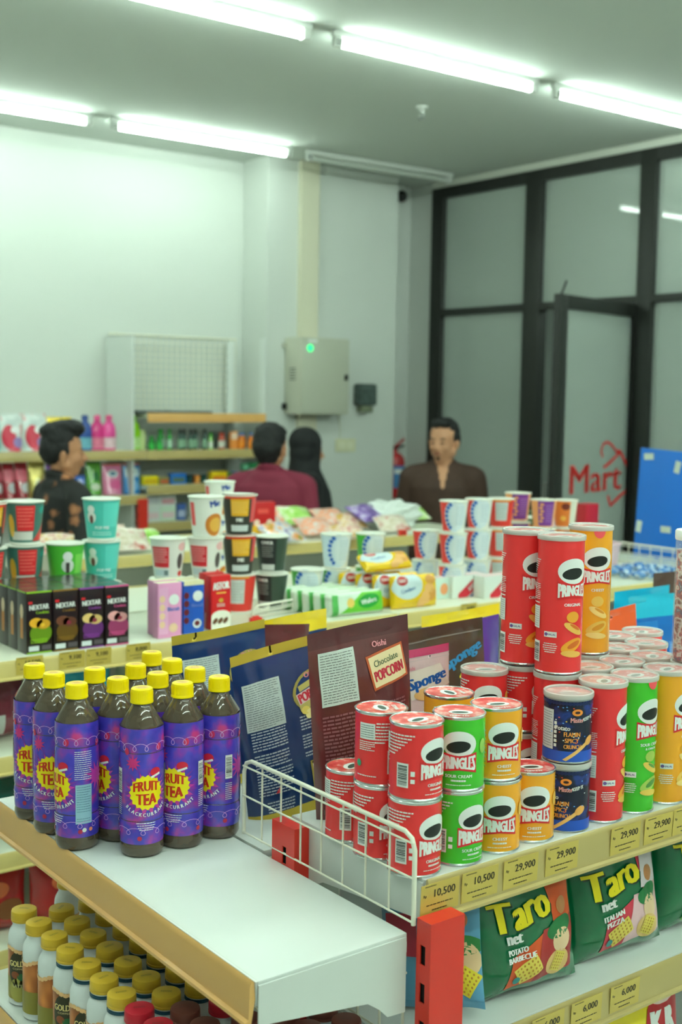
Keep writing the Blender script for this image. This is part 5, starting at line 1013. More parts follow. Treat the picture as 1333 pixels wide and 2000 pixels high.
# ---- blue board with white tapes
b0 = thing('blue_board', 'large bright blue board with white paper tabs at the right edge', 'board', (4.0, 3.285, 0.72), -PI/2); b0.rotation_euler = (math.radians(0), math.radians(2.5), -PI/2)
bm_ = MB().box((-0.0, 0, -0.70), (0.62, 0.012, 0.848), mat('board_blue', (22, 112, 212), 0.4, noise_amt=0.1, noise_scale=3), 0.003); bm_.build('board_panel', b0)
for x, z, r in ((0.045, 0.815, 0.1), (0.19, 0.785, 1.4), (0.02, 0.525, 1.45), (0.155, 0.53, 0.05), (0.36, 0.79, 0.1), (0.36, 0.53, 1.4)):
    MB().box((-0.024, -0.0015, -0.013), (0.024, -0.0005, 0.013), mat('tab_paper', (206, 214, 200), 0.6, noise_amt=0.15, noise_scale=60), 0, Matrix.Translation((x, 0, z)) @ Matrix.Rotation(-r, 4, 'Y')).build('paper_tab', b0)
# ============================================================ FAR GONDOLA GOODS
MIXES = [ramp_mat('mix_a', [(0.3, (196, 60, 70)), (0.5, (240, 220, 200)), (0.65, (214, 160, 60))], 30, 0.3, coat=0.4), ramp_mat('mix_b', [(0.3, (110, 70, 160)), (0.48, (226, 226, 230)), (0.62, (240, 150, 50)), (0.75, (90, 160, 70))], 28, 0.3, coat=0.4),
         ramp_mat('mix_c', [(0.3, (130, 200, 60)), (0.5, (180, 220, 120)), (0.7, (240, 240, 220))], 26, 0.3, coat=0.4), ramp_mat('mix_d', [(0.3, (226, 226, 226)), (0.5, (240, 150, 110)), (0.65, (220, 200, 190))], 26, 0.3, coat=0.4),
         ramp_mat('mix_e', [(0.35, (96, 60, 150)), (0.55, (150, 120, 190)), (0.7, (226, 220, 230))], 26, 0.3, coat=0.4), ramp_mat('mix_f', [(0.3, (200, 180, 150)), (0.5, (226, 214, 200)), (0.7, (190, 70, 60))], 26, 0.3, coat=0.4)]
GP = 'small snack bags piled on the far gondola'
def lying(px, py, z, w, h, t, m, label, rz=0, seed=1, lift=0.0):
    q = atz(px, py, z); bag(m, 'snack_bag', label, 'bag', w, h, t, (q.x, q.y, z+0.002+t*0.35+lift), math.radians(rz), math.radians(-62), 0, 'pillow', None, group=GP, seed=seed, nu=14, nv=14, wr=0.004)
for i, (px, py, w, h, k, lb, lift) in enumerate((
        (105, 1092, .17, .13, 0, 'reddish snack bag at the left end of the far gondola, beside the standing man', 0), (250, 1085, .20, .15, 5, 'pale tan snack bag on the far gondola above the panda-coloured boxes', 0), (228, 1078, .15, .13, 5, 'small beige snack bag behind the teal cups', 0.02), (300, 1076, .14, .12, 2, 'green and white packet left of the white noodle cups', 0),
        (545, 1052, .17, .15, 1, 'multicoloured snack bag right of the red box', 0), (572, 1066, .19, .14, 1, 'purple and orange snack bag in front of the pile', 0), (556, 1030, .17, .14, 3, 'pale patterned snack bag at the top left of the pile', 0.0), (590, 1045, .15, .14, 2, 'green-cornered snack bag in the pile', 0.03),
        (628, 1052, .18, .13, 3, 'white and orange snack bag in the middle of the pile', 0.0), (660, 1040, .18, .13, 3, 'orange and white flat snack bag', 0.02), (700, 1040, .17, .13, 0, 'red and cream snack bag left of the purple one', 0.0), (735, 1038, .18, .14, 4, 'purple snack bag below the white plastic bundle', 0.03), (775, 1045, .16, .12, 5, 'tan snack bag right of the purple one', 0), (690, 1060, .16, .10, 0, 'small red and cream bag at the shelf edge', 0),
        (822, 1022, .15, .13, 2, 'light green snack bag right of the white bundle', 0.0))):
    lying(px, py, T, w, h, 0.05, MIXES[k], lb, rz=(i*47 % 40)-20, seed=60+i, lift=lift)
A = Art(); A.ell(-0.03, 0.03, 0.024, 0.035, ink((250, 190, 40))); A.ell(0.03, 0.03, 0.024, 0.035, ink((246, 150, 60))); A.up().ell(-0.03, 0.07, 0.014, 0.014, ink((246, 220, 200))).ell(0.03, 0.07, 0.014, 0.014, ink((246, 220, 200))); A.rect(0, 0.12, 0.05, 0.02, ink((240, 90, 80)))
t = box_pack(0.115, 0.16, 0.05, (mat('box_scarlet', (206, 30, 34), 0.35), A), 'carton')(); q = atz(514, 1052, T); t.location = (q.x, q.y, T+.001); t.rotation_euler = (0, 0, -0.2); tag(t, 'red and yellow carton standing in front of the man in maroon', 'box')
# bundle of white plastic bags
bm = bmesh.new(); bmesh.ops.create_icosphere(bm, subdivisions=5, radius=1)
for v in bm.verts:
    c = v.co.copy(); n = noise.fractal(c*2.6+Vector((3, 1, 7)), 1.0, 2.0, 4)+0.4*abs(noise.noise(c*7)); k = 1+0.30*n
    v.co = Vector((c.x*0.155*k, c.y*0.09*k, max(-0.055, c.z*0.072*k)+0.056))
me = bpy.data.meshes.new('bundle'); bm.to_mesh(me); bm.free(); me.materials.append(mat('poly_white', (236, 242, 238), 0.35, trans=0.0, alpha=0.9, coat=0.3))
for p in me.polygons: p.use_smooth = True
o = bpy.data.objects.new('plastic_bag_bundle', me); COL.objects.link(o); o.location = (3.74, 4.54, T+0.002); o.rotation_euler = (0, 0, -0.15); tag(o, 'crumpled bundle of white plastic bags on the far gondola', 'plastic bags')
t = thing('shelf_clip', 'small red clip at the front edge of the far gondola', 'clip'); q = atz(775, 1046, T); t.location = (q.x, 4.225, T+.0005); MB().box((0, 0, 0), (0.04, 0.02, 0.028), RED, 0.003).build('clip_body', t)
post('red and white upright at the left end of the far gondola', (X3-0.06, 4.62, 0), 1.10)

# ============================================================ BACK WALL SHELVING
YW = 6.50; ZA, ZB_ = 1.42, 1.155
shelf('wall_shelf', 'long top shelf at the left of the back wall, holding pouches and bottles', 1.95, 0.36, (1.52, YW, ZA), 0, KHAKI, CREAM, 0.045)
shelf('wall_shelf', 'second shelf at the left of the back wall, holding refill pouches', 1.95, 0.38, (1.52, YW, ZB_), 0, KHAKI, CREAM, 0.045)
shelf('wall_shelf', 'third shelf at the left of the back wall', 1.95, 0.38, (1.52, YW, 0.85), 0, KHAKI, CREAM, 0.045)
for z, nm, r in ((1.64, 'empty top shelf below the bare mesh, with a dark tray on it', TAN), (1.418, 'shelf of small green bottles under the bare mesh', KHAKI), (1.208, 'shelf of small soap boxes beside the man in maroon', KHAKI), (0.985, 'shelf of white cartons low on the back wall', KHAKI), (0.80, 'lowest visible shelf on the back wall', KHAKI)):
    shelf('wall_shelf', nm, 0.84, 0.33, (3.475, YW, z), 0, r, CREAM, 0.045, bracket=False)
panel('side_panel', 'pale side panel left of the bare mesh', (3.388, YW+.02, 0.02), (3.40, 6.86, 2.10), False)
panel('side_panel', 'pale side panel right of the bare mesh, beside the cabinet', (4.32, YW+.02, 0.02), (4.332, 6.58, 2.12), False)
t = thing('mesh_panel', 'bare white wire mesh high on the back wall', 'panel', (3.41, 6.865, 1.66)); m = MB()
for k in range(24): m.tube([(k*0.0395, 0, 0), (k*0.0395, 0, 0.455)], 0.0024, WIRE, 6)
for k in range(13): m.tube([(0, 0.003, 0.01+k*0.037), (0.91, 0.003, 0.01+k*0.037)], 0.0022, WIRE, 6)
m.tube([(-0.005, -0.004, 0.46), (0.915, -0.004, 0.46)], 0.006, WIRE, 8); m.build('mesh', t)
post('pale slotted upright at the right side of the bare mesh', (4.24, 6.835, 0), 2.10, 0.05, 0.02, RED=STEEL)
panel('back_panel', 'grey slatted back of the wall shelves below the mesh', (3.41, 6.87, 0.02), (4.232, 6.88, 1.655))
post('red upright between the two wall shelving units', (3.405, YW-.03, 0), 1.13, 0.06, 0.028)
tag(MB().box((0, 0, 0), (0.52, 0.18, 0.014), mat('tray_dark', (58, 66, 66), 0.4), 0.004).box((0.25, 0.04, 0.0145), (0.36, 0.12, 0.02), ink((214, 220, 216))).build('tray', None, (3.42, 6.52, 1.6405)), 'dark flat tray with white papers on the empty wall shelf', 'tray')
def wx(px, py, z, Y=YW): return aty(px, py, Y).x
def wpouch(px0, px1, z, ph, m, label, art=None, bands=(), seed=1, style='pouch', grp=None, Y=6.56):
    x0, x1 = aty(px0, 870, Y).x, aty(px1, 870, Y).x
    bag(m, 'refill_pouch', label, 'pouch', x1-x0, ph, 0.06, ((x0+x1)/2, Y+0.03, z+.001), 0, math.radians(-4), 0, style, art, bands, group=grp, seed=seed, nu=14, nv=18)
SIL = ramp_mat('pouch_silver', [(0.35, (190, 200, 200)), (0.5, (226, 232, 230)), (0.62, (214, 60, 90))], 9, 0.25, coat=0.4)
gp = 'refill pouches on the back wall'
A = Art(); A.ell(-0.02, 0.08, 0.04, 0.07, ink((206, 40, 70))).up(); A.ell(0.03, 0.05, 0.03, 0.03, ink((150, 130, 190))); A.ell(0.02, 0.12, 0.03, 0.02, ink((236, 236, 236)))
wpouch(-30, 4, ZA, 0.22, film('tealp', (110, 190, 190)), 'teal pouch cut by the left edge on the top wall shelf', seed=70, grp=gp)
wpouch(6, 48, ZA, 0.215, SIL, 'silver and red pouch at the far left of the top wall shelf', A, seed=71, grp=gp); wpouch(51, 95, ZA, 0.215, SIL, 'silver and red pouch, second from the left on the top wall shelf', A, seed=72, grp=gp)
wpouch(97, 146, ZA, 0.195, film('palepeach', (226, 190, 180)), 'pale pouch with a yellow top behind the standing man', Art().rect(0, 0.15, 0.1, 0.03, ink((236, 236, 226))).rect(0, 0.11, 0.1, 0.02, ink((206, 90, 150))), [(0.86, 1.01, YEL)], seed=73, grp=gp)
RP = film('crimson', (170, 30, 50)); GD = mat('film_goldlight', (206, 190, 110), 0.25, metal=0.5)
A = Art(); A.ell(0, 0.13, 0.05, 0.035, ink((226, 110, 130))); A.ell(0.02, 0.06, 0.03, 0.03, ink((214, 214, 220)))
wpouch(-25, 8, ZB_, 0.20, RP, 'crimson pouch cut by the left edge on the second wall shelf', A, seed=74, grp=gp); wpouch(9, 32, ZB_, 0.20, RP, 'narrow crimson pouch on the second wall shelf, left', A, seed=75, grp=gp)
wpouch(33, 58, ZB_, 0.205, RP, 'crimson pouch beside the gold one on the second wall shelf', A, seed=76, grp=gp); wpouch(60, 92, ZB_, 0.21, GD, 'gold pouch on the second wall shelf left of the man', Art().ell(0, 0.06, 0.02, 0.05, ink((236, 236, 200))), seed=77, grp=gp); wpouch(94, 122, ZB_, 0.19, film('violet', (120, 60, 150)), 'violet pouch behind the neck of the standing man', seed=78, grp=gp)
wpouch(150, 171, ZB_, 0.12, film('royal'), 'blue pouch just right of the standing man', Art().ell(0, 0.08, 0.02, 0.02, ink((190, 200, 250))), seed=79, grp=gp)
wpouch(173, 203, ZB_, 0.20, film('leaf', (96, 170, 60)), 'green pouch on the second wall shelf', Art().ell(0, 0.05, 0.03, 0.02, ink((214, 226, 200))).ell(0.01, 0.11, 0.02, 0.03, ink((40, 110, 50))), seed=80, grp=gp)
A = Art(); A.ell(0, 0.125, 0.035, 0.022, ink((214, 226, 230))).up(); A.ell(0, 0.125, 0.022, 0.012, ink((90, 120, 150))); A.ell(0.01, 0.06, 0.04, 0.03, ink((226, 90, 150)))
wpouch(205, 243, ZB_, 0.185, film('rosy', (226, 130, 170)), 'pink softener pouch with an orange top on the second wall shelf', A, [(0.93, 1.01, ORA)], seed=81, grp=gp)
A = Art(); A.rect(0, 0.13, 0.09, 0.05, ink((206, 226, 232))).up(); A.ell(0, 0.13, 0.02, 0.012, ink((90, 120, 150))); A.ell(0.0, 0.05, 0.035, 0.03, ink((120, 180, 230)))
wpouch(246, 279, ZB_, 0.185, film('sky', (60, 140, 210)), 'blue softener pouch with an orange top, beside the pink one', A, [(0.93, 1.01, ORA)], seed=82, grp=gp)
def big_bottle(rgb, cap, lab):
    def f():
        t = thing('detergent_bottle', 'x', 'bottle'); M_ = mat('plastic_%02x%02x%02x' % rgb, rgb, 0.3, coat=0.3)
        MB().lathe([(0, 0), (0.038, 0.0), (0.044, 0.006), (0.044, 0.10), (0.040, 0.13), (0.030, 0.155), (0.018, 0.165), (0.018, 0.172), (0, 0.172)], M_, 28, Matrix.Diagonal((1, 0.62, 1, 1))).build('bottle_body', t)
        MB().lathe([(0.0446, 0.012), (0.0446, 0.075)], mat('lab_%02x%02x%02x' % lab, lab, 0.4, noise_amt=0.4, noise_scale=40), 28, Matrix.Diagonal((1, 0.64, 1, 1))).build('label', t)
        MB().lathe([(0.020, 0.1722), (0.020, 0.195), (0.014, 0.203), (0, 0.203)], cap, 24).build('cap', t); return t
    return Stock(f)
BB, PB, PB2, GB_ = big_bottle((52, 84, 160), mat('cap_blue', (50, 80, 150), 0.4), (110, 170, 190)), big_bottle((214, 50, 130), mat('cap_pink', (226, 80, 140), 0.4), (226, 120, 150)), big_bottle((236, 80, 160), mat('cap_pink'), (236, 190, 200)), big_bottle((150, 214, 30), mat('cap_lime', (140, 206, 50), 0.4), (190, 226, 150))
for s, px, sc_, lb in ((BB, 166, 1.0, 'blue detergent bottle on the top wall shelf behind the man\'s head'), (PB, 190, 1.0, 'dark pink detergent bottle between the blue and the lighter pink ones'), (PB2, 213, 1.0, 'light pink detergent bottle on the top wall shelf'), (GB_, 261, 1.0, 'lime green detergent bottle standing alone on the top wall shelf')):
    s.put((aty(px, 870, 6.6).x, 6.6, ZA+.001), 0, lb, 'bottle', None, scale=(sc_*1.0, sc_, 1.02))
tag(MB().lathe([(0, 0), (0.02, 0), (0.02, 0.10), (0.012, 0.12), (0, 0.12)], mat('plastic_pale', (200, 214, 150), 0.3), 20).build('bottle', None, (aty(284, 870, 6.6).x-.02, 6.6, ZA+.001)), 'small pale yellow bottle at the right end of the top wall shelf', 'bottle')
def mini(rgb, cap, h, r, lab=None):
    def f():
        t = thing('small_bottle', 'x', 'bottle'); M_ = mat('mini_%02x%02x%02x' % rgb, rgb, 0.25, coat=0.3)
        m = MB(); m.lathe([(0, 0), (r, 0), (r, h*0.62), (r*0.5, h*0.78), (r*0.5, h*0.8), (0, h*0.8)], M_, 20); m.build('bottle_body', t)
        if lab: MB().lathe([(r+0.0006, h*0.1), (r+0.0006, h*0.5)], ink(lab), 20).build('label', t)
        MB().lathe([(r*0.62, h*0.8), (r*0.62, h*0.99), (0, h)], ink(cap), 16).build('cap', t); return t
    return Stock(f)
gb = 'small bottles on the wall shelf'; Zs = 1.419
GRNB = mini((20, 150, 50), (10, 140, 40), 0.085, 0.019, (60, 190, 80)); GRNT = mini((30, 160, 50), (0, 150, 30), 0.125, 0.017, (190, 226, 200)); DKT = mini((16, 70, 56), (16, 24, 26), 0.125, 0.016, (150, 190, 160)); LGT = mini((150, 210, 110), (90, 190, 70), 0.10, 0.013, (226, 236, 220)); RDT = mini((200, 80, 50), (190, 60, 40), 0.105, 0.015, (226, 226, 214)); ORT = mini((240, 130, 30), (90, 130, 190), 0.105, 0.018, (250, 150, 40))
ordi = ['first', 'second', 'third', 'fourth', 'fifth']
for S_, pxs, z, nm in ((GRNB, (296, 303, 311, 318), Zs, 'short green bottle'), (GRNT, (320, 330, 339), Zs, 'taller green bottle with white label'), (DKT, (352, 366, 373, 388, 400), Zs, 'dark green bottle with a black cap'), (LGT, (411, 419), Zs, 'thin light green bottle'), (RDT, (431, 442), Zs, 'red and white bottle'), (ORT, (470, 481, 490), Zs, 'orange bottle with a blue cap')):
    for i, px in enumerate(pxs):
        x = aty(px, 868, 6.56).x; S_.put((x, 6.56+(0.05 if S_ is GRNT else 0.0)+(0.04 if i % 2 else 0), z), 0, '%s under the mesh, %s of its kind' % (nm, ordi[i]), 'bottle', gb)
t = box_pack(0.05, 0.11, 0.03, (mat('box_orangew', (240, 150, 70), 0.4), Art().rect(0, 0.08, 0.045, 0.04, ink((246, 214, 190)))), 'small_box')(); t.location = (aty(458, 868, 6.56).x, 6.56, Zs); tag(t, 'orange and cream box between the red and the orange bottles', 'box')
tag(MB().box((0, 0, 0), (0.22, 0.12, 0.10), mat('carton_grey', (120, 130, 130), 0.5, noise_amt=0.4, noise_scale=18), 0.004).build('carton', None, (4.07, 6.66, Zs)), 'grey patterned carton at the back right of the bottle shelf', 'box')
def soap(px0, px1, h, rgb, rgb2, label, cat='box', z=1.209, round_=False):
    Y = 6.56; x0, x1 = aty(px0, 938, Y).x, aty(px1, 938, Y).x; w = x1-x0
    if round_:
        t = thing('small_tub', label, 'tub', ((x0+x1)/2, Y+w/2, z)); MB().lathe([(0, 0), (w*0.45, 0), (w*0.5, h*0.7), (0, h*0.7)], ink(rgb), 20).build('tub_body', t); MB().lathe([(w*0.52, h*0.70), (w*0.52, h), (0, h)], ink(rgb2), 20).build('lid', t); return
    t = box_pack(w, h, 0.05, (ink(rgb), Art().rect(0, h*0.4, w*0.8, h*0.4, ink(rgb2))), 'small_box')(); t.location = ((x0+x1)/2, Y, z); tag(t, label, cat)
soap(280, 309, 0.055, (236, 214, 20), (214, 170, 30), 'bright yellow soap box at the left of the soap shelf'); soap(312, 331, 0.045, (150, 140, 80), (200, 90, 60), 'olive soap box second on the soap shelf')
soap(335, 364, 0.065, (40, 120, 210), (100, 120, 90), 'blue soap box on the soap shelf'); soap(367, 380, 0.055, (30, 70, 70), (20, 50, 50), 'dark round tub right of the blue soap box', round_=True); soap(382, 391, 0.05, (226, 140, 60), (236, 170, 90), 'small orange box between the two dark tubs')
soap(393, 407, 0.055, (30, 80, 70), (20, 50, 50), 'dark round tub left of the yellow and orange box', round_=True); soap(413, 444, 0.070, (244, 206, 20), (236, 130, 40), 'yellow and orange soap box in the middle of the shelf'); soap(447, 455, 0.06, (60, 140, 60), (90, 170, 60), 'thin green box on the soap shelf')
soap(458, 472, 0.065, (30, 100, 190), (90, 160, 220), 'small blue box on the soap shelf'); soap(475, 489, 0.115, (30, 140, 90), (120, 200, 160), 'tall green tub near the man in maroon', round_=True); soap(490, 514, 0.12, (190, 220, 206), (40, 150, 90), 'pale tub with a green lid next to the man in maroon', round_=True)
tag(MB().ball((0, 0, 0.03), 0.03, ink((214, 210, 60)), 14, 10).build('sponge_ball', None, (aty(482, 938, 6.53).x, 6.53, 1.21)), 'small yellow-green item in front of the tall green tub', 'sponge')
for i, (a, b, h, c, lb) in enumerate(((285, 313, .09, (214, 222, 218), 'white carton, lower left on the low wall shelf'), (314, 344, .09, (206, 226, 206), 'white carton with a green corner on the low wall shelf'), (347, 364, .10, (70, 100, 170), 'blue and white box on the low wall shelf'))):
    soap(a, b, h, c, (226, 200, 206) if i < 2 else (190, 200, 226), lb, z=0.986)
soap(285, 313, .085, (220, 226, 222), (206, 210, 214), 'white carton stacked above another at the low wall shelf', z=1.0765); soap(314, 344, .075, (222, 226, 224), (226, 170, 180), 'white carton with a pink mark, stacked above another', z=1.0765)
soap(300, 325, .05, (214, 206, 30), (236, 226, 60), 'yellow packet on the lowest visible wall shelf', z=0.801); soap(328, 362, .045, (110, 190, 120), (220, 236, 226), 'green and white packet on the lowest visible wall shelf', z=0.801)
# ============================================================ PEOPLE
SKIN = mat('skin', (196, 142, 108), 0.5); SKIN2 = mat('skin_deep', (182, 128, 94), 0.5); HAIR = mat('hair_black', (18, 18, 20), 0.55, noise_amt=0.4, noise_scale=120, bump=0.5, bump_scale=150)
LIP = mat('lips', (160, 92, 80), 0.5); EYE_ = mat('eye_dark', (36, 28, 26), 0.3); BROW = mat('brow_dark', (40, 32, 28), 0.7); EYW = mat('eye_white', (206, 200, 190), 0.4)
def capsule(mb, a, ra, b, rb, m, flat=1.0):
    a, b = Vector(a), Vector(b); d = b-a; L = d.length; d.normalize(); q = d.to_track_quat('Z', 'Y').to_matrix().to_4x4()
    prof = [(0, -ra)]+[(ra*math.sin(t*PI/12), -ra*math.cos(t*PI/12)) for t in range(1, 6)]+[(ra, 0), (rb, L)]+[(rb*math.cos(t*PI/12), L+rb*math.sin(t*PI/12)) for t in range(1, 6)]+[(0, L+rb)]
    mb.lathe(prof, m, 20, Matrix.Translation(a) @ q @ Matrix.Diagonal((1, flat, 1, 1)))
def elli(mb, c, r, m, rot=None):
    T = Matrix.Translation(c)
    if rot: T = T @ Matrix.Rotation(rot[0], 4, 'X') @ Matrix.Rotation(rot[1], 4, 'Y') @ Matrix.Rotation(rot[2], 4, 'Z')
    mb.ball((0, 0, 0), 1, m, 24, 16, (1, 1, 1), M=T @ Matrix.Diagonal((r[0], r[1], r[2], 1)))
def fuse(mb, name, parent, voxel, smooth=4, base=None, paint=(), disp=None):
    me = bpy.data.meshes.new('tmp'); me.from_pydata(mb.v, [], mb.f); o = bpy.data.objects.new('tmp', me); COL.objects.link(o)
    r = o.modifiers.new('r', 'REMESH'); r.mode = 'VOXEL'; r.voxel_size = voxel; r.adaptivity = 0
    s = o.modifiers.new('s', 'SMOOTH'); s.iterations = smooth; s.factor = 0.5
    dg = bpy.context.evaluated_depsgraph_get(); nm = bpy.data.meshes.new_from_object(o.evaluated_get(dg)); bpy.data.objects.remove(o)
    nm.materials.clear(); nm.materials.append(base)
    if disp:
        n_ = len(nm.vertices); co = [0.0]*(3*n_); no = [0.0]*(3*n_); nm.vertices.foreach_get('co', co); nm.vertices.foreach_get('normal', no)
        for i in range(n_):
            d_ = disp(Vector(co[3*i:3*i+3]))
            for k in range(3): co[3*i+k] += no[3*i+k]*d_
        nm.vertices.foreach_set('co', co); nm.update()
    nm.polygons.foreach_set('use_smooth', [True]*len(nm.polygons)); idx = {}
    for p in (nm.polygons if paint else ()):
        for c, rr, m in paint:
            x, y, z = p.center
            if (c(x, y, z) if callable(c) else abs(z-c[2]) < rr[2] and ((x-c[0])/rr[0])**2+((y-c[1])/rr[1])**2+((z-c[2])/rr[2])**2 < 1):
                if m.name not in idx: nm.materials.append(m); idx[m.name] = len(idx)+1
                p.material_index = idx[m.name]
    nm.name = name; ob = bpy.data.objects.new(name, nm); COL.objects.link(ob); ob.parent = parent; return ob
def loft(mb, secs, m, n=28):
    vs = []; fs = []
    for z, rx, ry, cy in secs:
        for k in range(n):
            a = 2*PI*k/n; c, q = math.cos(a), math.sin(a); e = 0.82
            vs.append((rx*math.copysign(abs(c)**e, c), cy+ry*math.copysign(abs(q)**e, q), z))
    for i in range(len(secs)-1):
        for k in range(n): fs.append((i*n+k, i*n+(k+1) % n, (i+1)*n+(k+1) % n, (i+1)*n+k))
    fs.append(tuple(range(n-1, -1, -1))); fs.append(tuple((len(secs)-1)*n+k for k in range(n))); mb.add(vs, fs, m)
def torso(sw, g): return [(0.80, sw*0.93+g, 0.100+g, 0.012), (0.90, sw*0.98+g, 0.108+g, 0.012), (1.0, sw*0.92+g, 0.100+g, 0.006), (1.10, sw*0.92+g, 0.102+g, 0.004), (1.20, sw*0.99+g, 0.110+g, 0.0), (1.29, sw*1.04+g, 0.108+g, 0.004), (1.345, sw*0.98+g, 0.092+g, 0.010), (1.385, sw*0.72+g, 0.070+g, 0.014), (1.415, sw*0.40+g, 0.052+g, 0.018)]
def hand(mb, w, d, side, m):
    """palm and five bent fingers hanging from wrist w, pointing along d"""
    w = Vector(w); d = Vector(d).normalized(); s = Vector((0, -1, 0)); inn = d.cross(s).normalized()*side
    p = w+d*0.045; capsule(mb, w, 0.024, p+d*0.03, 0.030, m, 0.55)
    for i, (o, L) in enumerate(((-0.027, 0.062), (-0.009, 0.072), (0.009, 0.068), (0.026, 0.054))):
        a = p+d*0.035+s*o*-1; b = a+d*L*0.55+inn*0.006; c = b+d*L*0.4+inn*0.022; capsule(mb, a, 0.0092, b, 0.0085, m); capsule(mb, b, 0.0085, c, 0.0072, m)
    a = w+d*0.03+s*0.028; b = a+d*0.03+s*0.022+inn*0.012; c = b+d*0.028+s*0.004+inn*0.014; capsule(mb, a, 0.0115, b, 0.0105, m); capsule(mb, b, 0.0105, c, 0.009, m)
def person(label, loc, rz, head_yaw, head_pitch=0.0, skin=SKIN, shirt=None, trousers=None, hair='short', sleeve='long', collar='v', hs_=1.0, woman=False, lean=0.0, beard=False, group=None):
    root = thing('person', label, 'person', loc, rz, group); B = MB(); S_ = skin; sw = 0.175 if not woman else 0.155
    # torso, arms, legs
    loft(B, torso(sw, -0.006), S_)
    capsule(B, (-sw*0.9, 0.01, 1.345), 0.058, (sw*0.9, 0.01, 1.345), 0.058, S_); capsule(B, (0, 0.015, 1.33), 0.062, (0, 0.0, 1.455), 0.052, S_)
    for s in (-1, 1):
        capsule(B, (s*sw*0.5, 0.012, 1.40), 0.03, (s*(sw+0.0), 0.01, 1.365), 0.045, S_)
        capsule(B, (s*(sw+0.015), 0.01, 1.345), 0.052, (s*(sw+0.065), 0.03, 1.09), 0.038, S_); capsule(B, (s*(sw+0.065), 0.03, 1.09), 0.038, (s*(sw+0.055), -0.05, 0.86), 0.026, S_)
        hand(B, (s*(sw+0.055), -0.05, 0.855), (s*-0.05, -0.1, -1), s, S_)
        capsule(B, (s*0.085, 0.01, 0.88), 0.085, (s*0.095, -0.005, 0.48), 0.055, S_); capsule(B, (s*0.095, 0, 0.48), 0.055, (s*0.098, 0.03, 0.10), 0.036, S_); capsule(B, (s*0.098, 0.04, 0.042), 0.036, (s*0.105, -0.13, 0.032), 0.028, S_)
    # head in its own frame, then turned on the neck
    H = MB()
    elli(H, (0, 0.012, 0.055), (0.0765, 0.094, 0.088), S_); elli(H, (0, -0.022, 0.0), (0.060, 0.066, 0.085), S_); elli(H, (0, -0.038, -0.062), (0.036, 0.036, 0.034), S_); capsule(H, (-0.045, 0.0, -0.035), 0.030, (0, -0.045, -0.065), 0.024, S_); capsule(H, (0.045, 0.0, -0.035), 0.030, (0, -0.045, -0.065), 0.024, S_)
    capsule(H, (0, -0.083, 0.028), 0.0075, (0, -0.104, -0.010), 0.011, S_); elli(H, (-0.012, -0.094, -0.014), (0.009, 0.010, 0.008), S_); elli(H, (0.012, -0.094, -0.014), (0.009, 0.010, 0.008), S_); capsule(H, (-0.036, -0.074, 0.042), 0.010, (0.036, -0.074, 0.042), 0.010, S_)
    elli(H, (0, -0.084, -0.038), (0.024, 0.011, 0.009), S_); elli(H, (-0.038, -0.066, -0.008), (0.019, 0.014, 0.016), S_); elli(H, (0.038, -0.066, -0.008), (0.019, 0.014, 0.016), S_)
    for s in (-1, 1): elli(H, (s*0.080, 0.010, 0.004), (0.009, 0.018, 0.031), S_, (0.15, s*0.25, 0)); elli(H, (s*0.031, -0.078, 0.022), (0.0125, 0.008, 0.007), S_)
    capsule(H, (0, 0.018, -0.02), 0.052, (0, 0.018, -0.10), 0.047, S_)
    HM = Matrix.Translation((0, -0.005, 1.535)) @ Matrix.Rotation(head_yaw, 4, 'Z') @ Matrix.Rotation(head_pitch, 4, 'X') @ Matrix.Diagonal((hs_, hs_, hs_, 1))
    B.add([HM @ Vector(v) for v in H.v], H.f, S_)
    P = []
    def hp_(c, r, m): P.append((HM @ Vector(c), r, m))
    for s in (-1, 1): hp_((s*0.031, -0.087, 0.022), (0.012, 0.014, 0.0052), EYE_); hp_((s*0.032, -0.085, 0.043), (0.019, 0.018, 0.0052), BROW)
    hp_((0, -0.095, -0.038), (0.023, 0.014, 0.0065), LIP)
    if beard: hp_((0, -0.08, -0.066), (0.014, 0.02, 0.009), BROW)
    fuse(B, 'body', root, 0.0078, 2, S_, P)
    # hair
    if hair:
        R_ = MB()
        if hair == 'short':
            elli(R_, (0, 0.024, 0.078), (0.081, 0.088, 0.078), HAIR); elli(R_, (0, 0.045, 0.035), (0.080, 0.075, 0.085), HAIR); elli(R_, (0, -0.035, 0.128), (0.060, 0.045, 0.028), HAIR, (0.25, 0, 0)); 
            for s in (-1, 1): elli(R_, (s*0.071, 0.005, 0.052), (0.012, 0.03, 0.034), HAIR)
        elif hair == 'quiff':
            elli(R_, (0, 0.022, 0.085), (0.080, 0.090, 0.080), HAIR); elli(R_, (0, 0.048, 0.04), (0.079, 0.076, 0.085), HAIR); elli(R_, (0, -0.045, 0.142), (0.062, 0.055, 0.040), HAIR, (0.35, 0, 0)); elli(R_, (0, 0.06, 0.125), (0.064, 0.060, 0.044), HAIR); elli(R_, (0, 0.0, 0.150), (0.064, 0.07, 0.030), HAIR)
            for s in (-1, 1): elli(R_, (s*0.071, 0.008, 0.045), (0.012, 0.032, 0.040), HAIR)
        elif hair == 'crew':
            elli(R_, (0, 0.026, 0.072), (0.084, 0.092, 0.086), HAIR); elli(R_, (0, 0.045, 0.025), (0.082, 0.079, 0.085), HAIR); elli(R_, (0, 0.03, -0.035), (0.060, 0.062, 0.045), HAIR)
            elli(R_, (0, -0.045, 0.115), (0.058, 0.045, 0.032), HAIR, (0.3, 0, 0))
        M2 = MB(); M2.add([HM @ Vector(v) for v in R_.v], R_.f, HAIR)
        fuse(M2, 'hair', root, 0.006, 2, HAIR, (), lambda c: 0.004*noise.noise(c*70)+0.005*noise.noise(c*28))
